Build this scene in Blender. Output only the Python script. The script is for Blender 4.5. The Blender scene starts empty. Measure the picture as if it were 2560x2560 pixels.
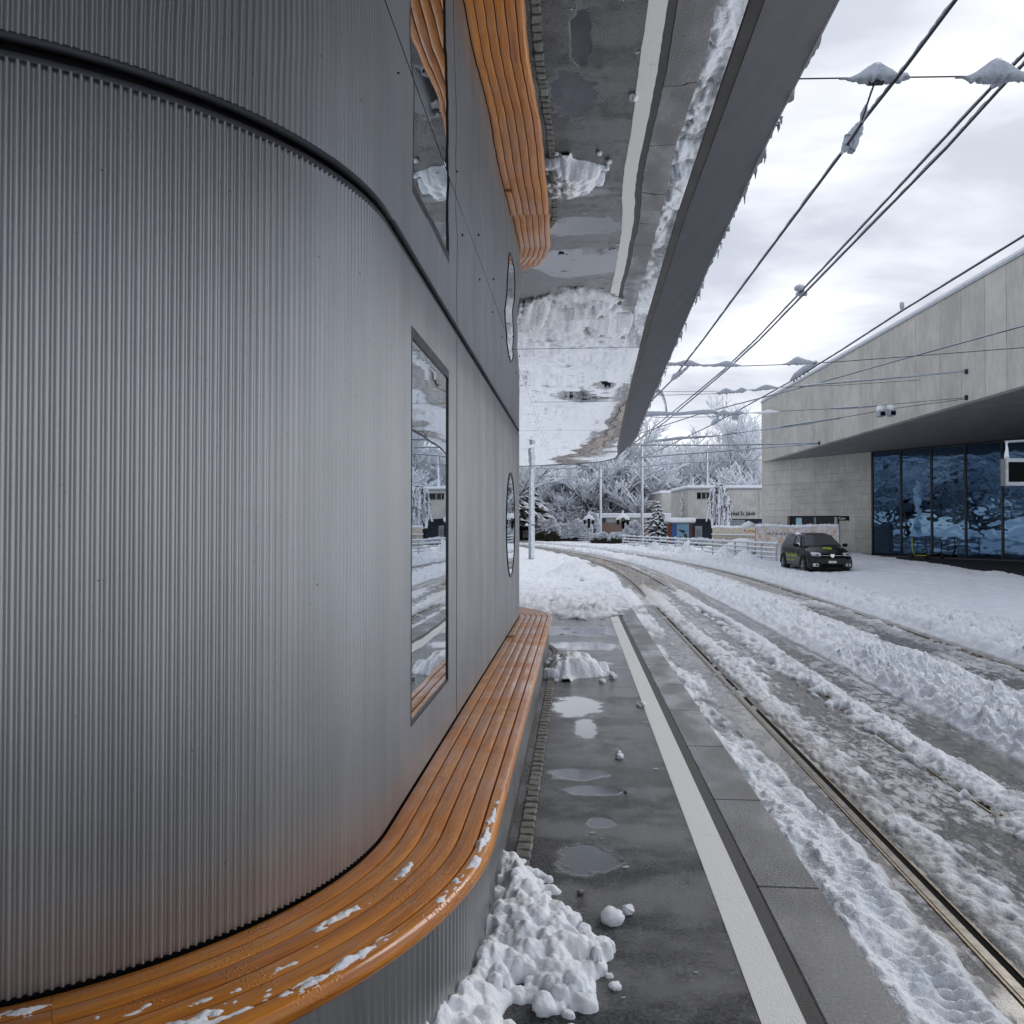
import bpy, math, random
import numpy as np
from mathutils import Vector, Matrix
R = math.radians
scene = bpy.context.scene
# ---------------------------------------------------------------- camera
EYE = Vector((0.0, 0.0, 1.70))
FPX = 2000.0                       # focal length in pixels of a 2560 px wide picture
PITCH = math.atan(32.0 / FPX)
YAW = math.atan(160.0 / FPX)
cam_data = bpy.data.cameras.new("camera")
cam = bpy.data.objects.new("camera", cam_data)
scene.collection.objects.link(cam)
cam.location = EYE
cam.rotation_euler = (math.pi / 2 + PITCH, 0.0, YAW)
cam_data.sensor_width = 36.0
cam_data.lens = 36.0 * FPX / 2560.0
cam_data.clip_start = 0.05
cam_data.clip_end = 3000.0
scene.camera = cam
# ---------------------------------------------------------------- view
scene.view_settings.view_transform = 'Standard'
scene.view_settings.look = 'None'
scene.view_settings.exposure = 0.44
scene.view_settings.gamma = 1.0
scene.view_settings.use_curve_mapping = False
scene.render.engine = 'CYCLES'
scene.cycles.max_bounces = 8
scene.cycles.glossy_bounces = 5
scene.cycles.diffuse_bounces = 3
scene.cycles.transmission_bounces = 4
scene.cycles.caustics_reflective = False
scene.cycles.caustics_refractive = False
scene.cycles.sample_clamp_indirect = 6.0
# ---------------------------------------------------------------- sky
SUN_EL, SUN_AZ = R(38), R(38)      # azimuth measured from +Y towards +X
world = bpy.data.worlds.new("World")
scene.world = world
world.use_nodes = True
wn, wl = world.node_tree.nodes, world.node_tree.links
wn.clear()
def wnode(t, **kw):
    n = wn.new(t)
    for k, v in kw.items(): setattr(n, k, v)
    return n
w_out = wnode('ShaderNodeOutputWorld')
sky = wnode('ShaderNodeTexSky', sky_type='NISHITA')
sky.sun_disc = False
sky.sun_elevation = SUN_EL
sky.sun_rotation = SUN_AZ
sky.air_density = 1.0; sky.dust_density = 2.0
bg_sky = wnode('ShaderNodeBackground'); bg_sky.inputs['Strength'].default_value = 0.08
wl.new(sky.outputs[0], bg_sky.inputs['Color'])
# cloud deck: noise on a plane above the place, seen along each direction
tc = wnode('ShaderNodeTexCoord')
sep = wnode('ShaderNodeSeparateXYZ'); wl.new(tc.outputs['Generated'], sep.inputs[0])
def wmath(op, a, b=None):
    n = wnode('ShaderNodeMath', operation=op)
    for i, v in enumerate((a, b)):
        if v is None: continue
        if hasattr(v, 'links'): wl.new(v, n.inputs[i])
        else: n.inputs[i].default_value = v
    return n.outputs[0]
zc = wmath('MAXIMUM', sep.outputs['Z'], 0.0)
den = wmath('ADD', zc, 0.22)
px_ = wmath('DIVIDE', sep.outputs['X'], den); py_ = wmath('DIVIDE', sep.outputs['Y'], den)
comb = wnode('ShaderNodeCombineXYZ'); wl.new(px_, comb.inputs[0]); wl.new(py_, comb.inputs[1])
nz = wnode('ShaderNodeTexNoise'); nz.inputs['Scale'].default_value = 1.6; nz.inputs['Detail'].default_value = 7.0
nz.inputs['Roughness'].default_value = 0.52; nz.inputs['Distortion'].default_value = 0.35
mpw = wnode('ShaderNodeMapping'); mpw.inputs['Scale'].default_value = (0.8, 1.25, 1.0); mpw.inputs['Location'].default_value = (3.1, 1.7, 0)
wl.new(comb.outputs[0], mpw.inputs[0]); wl.new(mpw.outputs[0], nz.inputs['Vector'])
# thinner, brighter cloud towards the horizon
hz = wmath('SUBTRACT', 1.0, zc)
hz = wmath('POWER', hz, 3.6)
mixv = wmath('ADD', wmath('MULTIPLY', hz, 0.30), wmath('MULTIPLY', nz.outputs['Fac'], 1.2))
ramp = wnode('ShaderNodeValToRGB')
e = ramp.color_ramp.elements
e[0].position = 0.44; e[0].color = (0.40, 0.43, 0.51, 1)
e[1].position = 1.0; e[1].color = (1.02, 1.03, 1.03, 1)
m_ = ramp.color_ramp.elements.new(0.66); m_.color = (0.49, 0.52, 0.60, 1)
m_ = ramp.color_ramp.elements.new(0.82); m_.color = (0.74, 0.765, 0.82, 1)
wl.new(mixv, ramp.inputs['Fac'])
bg_cl = wnode('ShaderNodeBackground'); bg_cl.inputs['Strength'].default_value = 1.0
wl.new(ramp.outputs[0], bg_cl.inputs['Color'])
w_mix = wnode('ShaderNodeMixShader'); w_mix.inputs[0].default_value = 0.95
wl.new(bg_sky.outputs[0], w_mix.inputs[1]); wl.new(bg_cl.outputs[0], w_mix.inputs[2])
wl.new(w_mix.outputs[0], w_out.inputs['Surface'])
# ---------------------------------------------------------------- sun behind cloud
sd = bpy.data.lights.new("sun", 'SUN'); sd.energy = 1.0; sd.angle = R(30); sd.color = (1.0, 0.96, 0.9)
sun = bpy.data.objects.new("sun", sd); scene.collection.objects.link(sun)
sdir = Vector((math.sin(SUN_AZ) * math.cos(SUN_EL), math.cos(SUN_AZ) * math.cos(SUN_EL), math.sin(SUN_EL)))
sun.rotation_euler = sdir.to_track_quat('Z', 'Y').to_euler()

# ================================================================ helpers
FWD = Vector((-math.sin(YAW), math.cos(YAW), 0)); RGT = Vector((math.cos(YAW), math.sin(YAW), 0))
def ray(px, py):
    a = (px - 1280) / FPX; b = (1280 - py) / FPX
    up = b * math.cos(PITCH) + math.sin(PITCH); fw = math.cos(PITCH) - b * math.sin(PITCH)
    return RGT * a + FWD * fw + Vector((0, 0, up))
def at_z(px, py, z): d = ray(px, py); return EYE + d * ((z - EYE.z) / d.z)
def at_d(px, py, D): d = ray(px, py); return EYE + d * (D / d.dot(FWD))
def at_y(px, py, Y): d = ray(px, py); return EYE + d * (Y / d.y)
def at_plane(px, py, p, n): d = ray(px, py); return EYE + d * ((p - EYE).dot(n) / d.dot(n))

def world_of(o):
    m = o.matrix_basis.copy()
    while o.parent is not None:
        m = o.matrix_parent_inverse @ m
        o = o.parent; m = o.matrix_basis @ m
    return m
def tag(o, label=None, cat=None, group=None, kind=None):
    if label: o['label'] = label
    if cat: o['category'] = cat
    if group: o['group'] = group
    if kind: o['kind'] = kind
    return o
def empty(name, loc=(0, 0, 0), rz=0.0, label=None, cat=None, group=None):
    o = bpy.data.objects.new(name, None); o.location = loc; o.rotation_euler = (0, 0, rz)
    scene.collection.objects.link(o)
    return tag(o, label, cat, group)

class MB:
    """collects plain geometry and links it as one mesh object"""
    def __init__(s): s.v = []; s.f = []; s.sm = []
    def add(s, vs, fs, smooth=False):
        b = len(s.v); s.v += [tuple(v) for v in vs]; s.f += [tuple(i + b for i in f) for f in fs]
        s.sm += [smooth] * len(fs)
    def box(s, c, d, rz=0.0, M=None, bev=0.0):
        x, y, z = d[0] / 2, d[1] / 2, d[2] / 2
        if bev:
            b = min(bev, x * .9, y * .9, z * .9); vs = []
            for sx in (-1, 1):
                for sy in (-1, 1):
                    for sz in (-1, 1):
                        vs += [(sx * (x - b), sy * (y - b), sz * z), (sx * (x - b), sy * y, sz * (z - b)), (sx * x, sy * (y - b), sz * (z - b))]
            import bmesh
            bm = bmesh.new(); [bm.verts.new(v) for v in vs]; bmesh.ops.convex_hull(bm, input=bm.verts)
            bm.verts.ensure_lookup_table(); bm.verts.index_update()
            vs = [v.co.copy() for v in bm.verts]; fs = [[v.index for v in f.verts] for f in bm.faces]; bm.free()
        else:
            vs = [Vector((i * x, j * y, k * z)) for i in (-1, 1) for j in (-1, 1) for k in (-1, 1)]
            fs = [(0, 1, 3, 2), (4, 6, 7, 5), (0, 4, 5, 1), (2, 3, 7, 6), (0, 2, 6, 4), (1, 5, 7, 3)]
        T = Matrix.Translation(Vector(c)) @ (Matrix.Rotation(rz, 4, 'Z') if M is None else M)
        s.add([T @ Vector(v) for v in vs], fs); return s
    def tube(s, pts, r, n=8, cap=True, smooth=True):
        pts = [Vector(p) for p in pts]; rs = r if hasattr(r, '__len__') else [r] * len(pts)
        vs = []; fs = []
        for i, p in enumerate(pts):
            t = (pts[min(i + 1, len(pts) - 1)] - pts[max(i - 1, 0)])
            t = t.normalized() if t.length > 1e-9 else Vector((0, 0, 1))
            a = Vector((0, 0, 1)) if abs(t.z) < 0.9 else Vector((1, 0, 0))
            u = t.cross(a).normalized(); w = t.cross(u)
            for k in range(n):
                q = 2 * math.pi * k / n; vs.append(p + (u * math.cos(q) + w * math.sin(q)) * rs[i])
        for i in range(len(pts) - 1):
            for k in range(n):
                k2 = (k + 1) % n; fs.append((i * n + k, i * n + k2, (i + 1) * n + k2, (i + 1) * n + k))
        if cap: fs += [tuple(range(n))[::-1], tuple((len(pts) - 1) * n + k for k in range(n))]
        s.add(vs, fs, smooth); return s
    def prism(s, poly, z0, z1):
        n = len(poly); vs = [(p[0], p[1], z0) for p in poly] + [(p[0], p[1], z1) for p in poly]
        fs = [tuple(range(n))[::-1], tuple(range(n, 2 * n))] + [(i, (i + 1) % n, n + (i + 1) % n, n + i) for i in range(n)]
        s.add(vs, fs); return s
    def quad(s, a, b, c, d): s.add([a, b, c, d], [(0, 1, 2, 3)]); return s
    def build(s, name, mat=None, parent=None, label=None, local=False, loc=None):
        me = bpy.data.meshes.new(name); me.from_pydata(s.v, [], s.f); me.update()
        me.polygons.foreach_set('use_smooth', s.sm)
        if mat: me.materials.append(mat)
        o = bpy.data.objects.new(name, me)
        if loc is not None: o.location = loc
        if parent is not None:
            scene.collection.objects.link(o); o.parent = parent
            if not local: o.matrix_parent_inverse = world_of(parent).inverted()
        else: scene.collection.objects.link(o)
        if label: o['label'] = label
        return o
def grid_mesh(name, P, mat, parent=None, smooth=True, attrs=None, keep=None):
    """P: (rows, cols, 3) array"""
    n, m = P.shape[:2]
    idx = np.arange(n * m).reshape(n, m)
    q = np.stack([idx[:-1, :-1], idx[:-1, 1:], idx[1:, 1:], idx[1:, :-1]], -1).reshape(-1, 4)
    if keep is not None: q = q[keep.reshape(-1)]
    me = bpy.data.meshes.new(name)
    me.vertices.add(n * m); me.vertices.foreach_set('co', P.reshape(-1).astype(np.float32))
    me.loops.add(q.size); me.loops.foreach_set('vertex_index', q.reshape(-1).astype(np.int32))
    me.polygons.add(len(q)); me.polygons.foreach_set('loop_start', (np.arange(len(q)) * 4).astype(np.int32))
    me.polygons.foreach_set('loop_total', np.full(len(q), 4, np.int32))
    me.update(calc_edges=True)
    me.polygons.foreach_set('use_smooth', np.full(len(q), smooth))
    for k, a in (attrs or {}).items():
        at = me.attributes.new(k, 'FLOAT', 'POINT'); at.data.foreach_set('value', a.reshape(-1).astype(np.float32))
    me.materials.append(mat)
    o = bpy.data.objects.new(name, me); scene.collection.objects.link(o)
    if parent is not None:
        o.parent = parent; o.matrix_parent_inverse = world_of(parent).inverted()
    return o
def copy_tree(o, parent=None):
    c = o.copy(); scene.collection.objects.link(c)
    if parent is not None: c.parent = parent
    for ch in [x for x in o.children]: copy_tree(ch, c)
    return c
# vectorised value noise
_rs = np.random.RandomState(7); _T = _rs.rand(256, 256)
def vn(x, y, s=0):
    x = np.asarray(x, float) + s * 17.13; y = np.asarray(y, float) + s * 9.71
    xi = np.floor(x).astype(int); yi = np.floor(y).astype(int); fx = x - xi; fy = y - yi
    fx = fx * fx * fx * (fx * (fx * 6 - 15) + 10); fy = fy * fy * fy * (fy * (fy * 6 - 15) + 10)
    a = _T[xi & 255, yi & 255]; b = _T[(xi + 1) & 255, yi & 255]; c = _T[xi & 255, (yi + 1) & 255]; d = _T[(xi + 1) & 255, (yi + 1) & 255]
    return (a * (1 - fx) + b * fx) * (1 - fy) + (c * (1 - fx) + d * fx) * fy
def fbm(x, y, o=4, s=0, g=0.5):
    t = 0; a = 1; n = 0; x = np.asarray(x, float); y = np.asarray(y, float)
    for i in range(o):
        t = t + a * vn(x * 2 ** i * (1 + .03 * i), y * 2 ** i, s + i * 3); n += a; a *= g
    return t / n
def billow(x, y, o=3, s=0):
    t = 0; a = 1; n = 0
    for i in range(o):
        t = t + a * np.sqrt(np.clip(1 - np.abs(2 * vn(x * 2 ** i, y * 2 ** i, s + i * 5) - 1), 0, 1)); n += a; a *= .5
    return t / n
def ss(x, a, b): t = np.clip((np.asarray(x, float) - a) / (b - a), 0, 1); return t * t * (3 - 2 * t)
def bump1(x, c, w): return np.exp(-((x - c) / w) ** 2)

# ================================================================ materials
class NT:
    def __init__(s, name):
        s.m = bpy.data.materials.new(name); s.m.use_nodes = True
        s.t = s.m.node_tree; s.n = s.t.nodes; s.l = s.t.links
        s.b = s.n['Principled BSDF']; s.geo = None
    def node(s, t, **kw):
        n = s.n.new(t)
        for k, v in kw.items(): setattr(n, k, v)
        return n
    def put(s, sock, v):
        if hasattr(v, 'links'): s.l.new(v, sock)
        elif isinstance(v, (tuple, list)) and len(v) == 3 and sock.type == 'RGBA': sock.default_value = (*v, 1)
        else: sock.default_value = v
    def set(s, **kw):
        names = dict(col='Base Color', rough='Roughness', metal='Metallic', normal='Normal', coat='Coat Weight', coatr='Coat Roughness', spec='Specular IOR Level', emit='Emission Color', emits='Emission Strength', alpha='Alpha', trans='Transmission Weight', ior='IOR', sss='Subsurface Weight', sheen='Sheen Weight')
        for k, v in kw.items(): s.put(s.b.inputs[names[k]], v)
        return s
    def pos(s, scale=(1, 1, 1), obj=False):
        if obj: src = s.node('ShaderNodeTexCoord').outputs['Object']
        else: src = s.node('ShaderNodeNewGeometry').outputs['Position']
        mp = s.node('ShaderNodeMapping'); mp.inputs['Scale'].default_value = scale
        s.l.new(src, mp.inputs['Vector']); return mp.outputs[0]
    def noise(s, scale, detail=4, rough=.55, vec=None, dist=0.0, out='Fac'):
        n = s.node('ShaderNodeTexNoise'); n.inputs['Scale'].default_value = scale; n.inputs['Detail'].default_value = detail
        n.inputs['Roughness'].default_value = rough; n.inputs['Distortion'].default_value = dist
        s.l.new(vec if vec is not None else s.pos(), n.inputs['Vector']); return n.outputs[out]
    def voro(s, scale, vec=None, feature='F1', out='Distance', rand=1.0):
        n = s.node('ShaderNodeTexVoronoi', feature=feature); n.inputs['Scale'].default_value = scale; n.inputs['Randomness'].default_value = rand
        s.l.new(vec if vec is not None else s.pos(), n.inputs['Vector']); return n.outputs[out]
    def math(s, op, a, b=0.0, c=None, clamp=False):
        n = s.node('ShaderNodeMath', operation=op, use_clamp=clamp); s.put(n.inputs[0], a); s.put(n.inputs[1], b)
        if c is not None: s.put(n.inputs[2], c)
        return n.outputs[0]
    def step(s, v, a, b, lo=0.0, hi=1.0):
        n = s.node('ShaderNodeMapRange', interpolation_type='SMOOTHSTEP'); s.put(n.inputs[0], v)
        for i, x in ((1, a), (2, b), (3, lo), (4, hi)): s.put(n.inputs[i], x)
        return n.outputs[0]
    def mix(s, f, a, b, blend='MIX'):
        n = s.node('ShaderNodeMix', data_type='RGBA', blend_type=blend); s.put(n.inputs[0], f); s.put(n.inputs[6], a); s.put(n.inputs[7], b)
        return n.outputs[2]
    def mixf(s, f, a, b):
        n = s.node('ShaderNodeMix', data_type='FLOAT'); s.put(n.inputs[0], f); s.put(n.inputs[2], a); s.put(n.inputs[3], b)
        return n.outputs[0]
    def bump(s, h, dist=0.01, strength=1.0, normal=None):
        n = s.node('ShaderNodeBump'); n.inputs['Strength'].default_value = strength; n.inputs['Distance'].default_value = dist
        s.l.new(h, n.inputs['Height'])
        if normal is not None: s.l.new(normal, n.inputs['Normal'])
        return n.outputs[0]
    def rnd(s): return s.node('ShaderNodeObjectInfo').outputs['Random']
    def attr(s, name): return s.node('ShaderNodeAttribute', attribute_name=name).outputs['Fac']
    def xyz(s, vec=None):
        n = s.node('ShaderNodeSeparateXYZ'); s.l.new(vec if vec is not None else s.pos(), n.inputs[0]); return n.outputs
def simple(name, col, rough=.5, metal=0.0, var=.12, vs=6.0, bmp=None, coat=0.0, spec=.5):
    t = NT(name); t.set(spec=spec); nz = t.noise(vs, 5)
    lo = tuple(c * (1 - var) for c in col); hi = tuple(min(1, c * (1 + var)) for c in col)
    t.set(col=t.mix(t.step(nz, .3, .7), lo, hi), rough=t.mixf(t.noise(vs * 2.3, 3), max(rough - .07, .02), min(rough + .07, 1)), metal=metal, coat=coat)
    if bmp: t.set(normal=t.bump(t.noise(bmp[0], 4), bmp[1], 1.0))
    return t.m

def m_cladding():
    t = NT("ribbed_aluminium")
    n1 = t.noise(1.0, 4, vec=t.pos((14, 14, .5))); n2 = t.noise(2.2, 3); spots = t.noise(60, 2, .6)
    f = t.math('ADD', t.math('MULTIPLY', n1, .6), t.math('MULTIPLY', n2, .4))
    c = t.mix(t.step(f, .3, .7), (.41, .415, .42), (.49, .49, .495))
    c = t.mix(t.step(spots, .66, .74, 0, .35), c, (.25, .25, .26))
    t.set(col=c, metal=.9, rough=t.mixf(f, .33, .38), normal=t.bump(n1, .0004, 1.0))
    return t.m
def m_mirror():
    t = NT("polished_soffit")
    w = t.math('ADD', t.noise(.9, 2, .4, vec=t.pos((1, .6, 1))), t.math('MULTIPLY', t.noise(3.0, 3, .5, vec=t.pos((.5, .55, 1)), dist=.5), .05))
    c = t.mix(t.rnd(), (.80, .81, .83), (.84, .85, .87))
    t.set(col=c, metal=1.0, rough=.004, normal=t.bump(w, .016, 1.0))
    return t.m
def m_wood():
    t = NT("varnished_wet_wood")
    uv = t.node('ShaderNodeUVMap').outputs[0]
    mp = t.node('ShaderNodeMapping'); mp.inputs['Scale'].default_value = (3, 60, 1); t.l.new(uv, mp.inputs[0])
    grain = t.noise(1.0, 6, .65, vec=mp.outputs[0], dist=.6)
    mp2 = t.node('ShaderNodeMapping'); mp2.inputs['Scale'].default_value = (1.2, 9, 1); t.l.new(uv, mp2.inputs[0])
    g2 = t.noise(1.0, 3, .5, vec=mp2.outputs[0])
    c = t.mix(t.step(grain, .3, .72), (.34, .095, .006), (.74, .26, .016))
    c = t.mix(t.step(g2, .35, .7, 0, .55), c, (.72, .31, .05))
    c = t.mix(t.math('MULTIPLY', t.rnd(), .45), c, (.36, .11, .015))
    drop = t.voro(85, feature='F1'); dm = t.step(t.noise(3.0, 3), .42, .58)
    dh = t.math('MULTIPLY', t.step(drop, .40, .10), dm)
    d2 = t.voro(170, feature='F1'); dh = t.math('ADD', dh, t.math('MULTIPLY', t.step(d2, .35, .05), t.math('MULTIPLY', dm, .5)))
    t.set(col=c, rough=t.mixf(t.step(t.noise(5, 3), .4, .6), .28, .45), coat=t.mixf(t.step(t.noise(1.7, 3), .42, .6), .15, .6), coatr=.07, normal=t.bump(dh, .0022, 1.0, normal=t.bump(grain, .0005, 1.0)))
    t.l.new(t.bump(dh, .0025, 1.0), t.b.inputs['Coat Normal'])
    return t.m
def m_platform():
    t = NT("wet_asphalt")
    P = t.pos(); x, y, z = t.xyz(P)
    grit = t.noise(62, 4, .8); mid = t.noise(7, 4); big = t.noise(1.1, 4, vec=t.pos((.4, 1.9, 1)))
    # puddles that lie in the hollows of the slab
    pud = None
    warp = t.math('MULTIPLY', t.math('SUBTRACT', t.noise(6.0, 4, .6), .5), 1.25)
    for (cx, cy, rx, ry) in PUDDLES:
        dx = t.math('DIVIDE', t.math('SUBTRACT', x, cx), rx); dy = t.math('DIVIDE', t.math('SUBTRACT', y, cy), ry)
        d = t.math('SQRT', t.math('ADD', t.math('MULTIPLY', dx, dx), t.math('MULTIPLY', dy, dy)))
        p = t.step(t.math('ADD', d, warp), 1.12, .80)
        pud = p if pud is None else t.math('MAXIMUM', pud, p)
    film = t.step(t.math('ADD', t.math('MULTIPLY', big, .7), t.math('MULTIPLY', mid, .3)), .42, .60)
    far = t.step(y, 8.2, 12.0)
    film = t.math('MAXIMUM', t.math('MULTIPLY', film, 1.0), t.math('MULTIPLY', far, t.step(mid, .3, .55, .55, 1.0)))
    film = t.math('MAXIMUM', film, t.math('MULTIPLY', t.math('MULTIPLY', t.step(y, 3.9, 6.5), t.step(x, -.45, .1, .45, 1.0)), t.step(t.math('ADD', t.math('MULTIPLY', big, .6), t.math('MULTIPLY', mid, .4)), .34, .56, .15, 1.0)))
    c = t.mix(t.step(grit, .46, .60), (.003, .004, .005), (.085, .09, .098))
    c = t.mix(pud, c, (.016, .017, .02))
    rough = t.mixf(film, .34, .17); rough = t.math('MULTIPLY', rough, t.step(grit, .42, .62, .7, 1.5)); rough = t.mixf(pud, rough, .02)
    bh = t.math('MULTIPLY', grit, t.math('SUBTRACT', 1.0, t.math('MULTIPLY', pud, .985)))
    t.set(col=c, rough=rough, spec=.4, normal=t.bump(bh, .017, 1.0), coat=t.mixf(pud, t.mixf(film, .0, .9), 1.0), coatr=t.mixf(pud, .12, .01))
    t.l.new(t.bump(t.math('MULTIPLY', bh, 1.0), .006, 1.0), t.b.inputs['Coat Normal'])
    return t.m
def m_snow(name="snow", dirty=False):
    t = NT(name)
    n = t.noise(28, 5, .65); n2 = t.noise(5, 4)
    c = t.mix(t.step(n2, .3, .7), (.80, .84, .90), (.90, .92, .95))
    if dirty:
        dep = t.attr('depth'); dirt = t.attr('dirt')
        thin = t.step(t.math('ADD', dep, t.math('MULTIPLY', t.math('SUBTRACT', n, .5), .02)), .045, .002)
        c = t.mix(t.math('MULTIPLY', thin, .85), c, (.20, .215, .23))
        c = t.mix(t.math('MULTIPLY', dirt, t.step(n, .35, .65, .25, .9)), c, (.26, .17, .075))
        t.set(rough=t.mixf(thin, .75, .30), normal=t.bump(t.math('ADD', n, t.math('MULTIPLY', t.noise(75, 3, .6), .4)), .024, 1.0))
    else:
        t.set(rough=.75, normal=t.bump(n, .010, 1.0))
    t.set(col=c, spec=.3); return t.m
def m_road():
    t = NT("slushy_road")
    u = t.attr('u'); s = t.pos((1, .45, 1))
    g = t.noise(110, 3, .7); sl = t.noise(13, 7, .75, vec=s); sl2 = t.noise(1.6, 3, vec=t.pos((1, .3, 1)))
    c = t.mix(t.step(g, .35, .7), (.022, .023, .026), (.075, .077, .08))
    k = t.math('ADD', t.math('MULTIPLY', sl, .65), t.math('MULTIPLY', sl2, .45))
    m = t.step(k, .51, .62)
    c = t.mix(t.math('MULTIPLY', m, .9), c, (.46, .48, .51))
    och = t.attr('ochre')
    c = t.mix(t.math('MULTIPLY', och, t.step(sl, .38, .62, .35, 1.0)), c, (.27, .155, .045))
    t.set(col=c, rough=t.mixf(m, .16, .5), coat=t.mixf(m, .6, .1), coatr=.08, normal=t.bump(t.math('ADD', t.math('MULTIPLY', m, 1.0), t.math('MULTIPLY', g, .4)), .014, 1.0))
    return t.m
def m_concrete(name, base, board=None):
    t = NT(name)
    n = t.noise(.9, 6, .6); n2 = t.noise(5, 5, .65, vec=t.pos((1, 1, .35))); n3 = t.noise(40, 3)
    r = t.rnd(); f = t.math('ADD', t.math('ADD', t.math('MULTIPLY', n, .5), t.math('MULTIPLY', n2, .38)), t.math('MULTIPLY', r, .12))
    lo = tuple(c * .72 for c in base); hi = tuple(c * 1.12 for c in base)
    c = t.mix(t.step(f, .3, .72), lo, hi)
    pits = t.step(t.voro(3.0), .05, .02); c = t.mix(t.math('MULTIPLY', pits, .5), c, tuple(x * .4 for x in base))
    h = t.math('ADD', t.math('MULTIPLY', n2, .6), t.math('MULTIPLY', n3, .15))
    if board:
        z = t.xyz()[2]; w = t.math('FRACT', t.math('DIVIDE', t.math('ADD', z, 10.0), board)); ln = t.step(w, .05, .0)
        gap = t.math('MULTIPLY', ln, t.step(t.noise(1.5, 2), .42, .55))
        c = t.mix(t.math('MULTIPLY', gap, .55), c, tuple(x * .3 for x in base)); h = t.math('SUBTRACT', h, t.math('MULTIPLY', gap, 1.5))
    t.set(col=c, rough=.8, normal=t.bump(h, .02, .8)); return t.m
def m_glass_facade():
    t = NT("tinted_facade_glass")
    w = t.math('ADD', t.noise(1.1, 2, .5, vec=t.pos((1, 1, 2.2))), t.math('MULTIPLY', t.rnd(), .3))
    t.set(col=t.mix(t.rnd(), (.075, .135, .215), (.10, .17, .25)), metal=1.0, rough=.02, normal=t.bump(t.noise(.7, 2, .5, vec=t.pos((1, 1, 1.6))), .012, 1.0))
    return t.m
def m_window():
    t = NT("reflective_window_glass")
    t.set(col=(.66, .72, .76), metal=1.0, rough=.01, normal=t.bump(t.noise(1.6, 1, .4), .0016, 1.0)); return t.m
def m_granite():
    t = NT("wet_granite_kerb")
    g = t.noise(85, 4, .8); b = t.noise(2.4, 5, vec=t.pos((1, .5, 1)))
    c = t.mix(t.step(g, .42, .62), (.030, .032, .036), (.19, .195, .205)); c = t.mix(t.math('MULTIPLY', t.rnd(), .35), c, (.06, .06, .065))
    t.set(col=c, rough=t.mixf(t.step(b, .4, .6), .22, .45), coat=t.mixf(t.step(b, .35, .6), .6, .05), coatr=.12, normal=t.bump(g, .004, 1.0)); return t.m
def m_paint():
    t = NT("white_line_paint")
    g = t.noise(120, 3, .7); w = t.noise(6, 5, .7)
    c = t.mix(t.step(w, .60, .72, 0, .5), (.74, .745, .715), (.38, .38, .36)); c = t.mix(t.step(g, .62, .75, 0, .3), c, (.4, .4, .38))
    t.set(col=c, rough=.45, coat=.25, coatr=.2, normal=t.bump(g, .006, 1.0)); return t.m
def m_brick():
    t = NT("red_brick"); v = t.node('ShaderNodeTexBrick'); v.inputs['Scale'].default_value = 3.5
    t.l.new(t.pos(obj=True), v.inputs['Vector']); v.inputs['Color1'].default_value = (.20, .055, .035, 1); v.inputs['Color2'].default_value = (.26, .08, .05, 1); v.inputs['Mortar'].default_value = (.22, .15, .12, 1)
    t.set(col=v.outputs[0], rough=.85); return t.m
def m_mesh_banner():
    t = NT("snow_caught_orange_net")
    P = t.pos((1, 1, 1.1)); n = t.noise(2.6, 4, .6, vec=P, dist=1.2); v = t.voro(5.0, vec=t.pos((1, 1, 1.0)), feature='DISTANCE_TO_EDGE')
    ln = t.step(v, .14, .03, 0, .75); k = t.math('MULTIPLY', ln, t.step(n, .40, .56))
    c = t.mix(k, (.72, .74, .78), (.66, .38, .14)); c = t.mix(t.step(n, .60, .7, 0, .5), c, (.70, .55, .38))
    t.set(col=c, rough=.75, normal=t.bump(v, .06, 1.0)); return t.m

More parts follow.
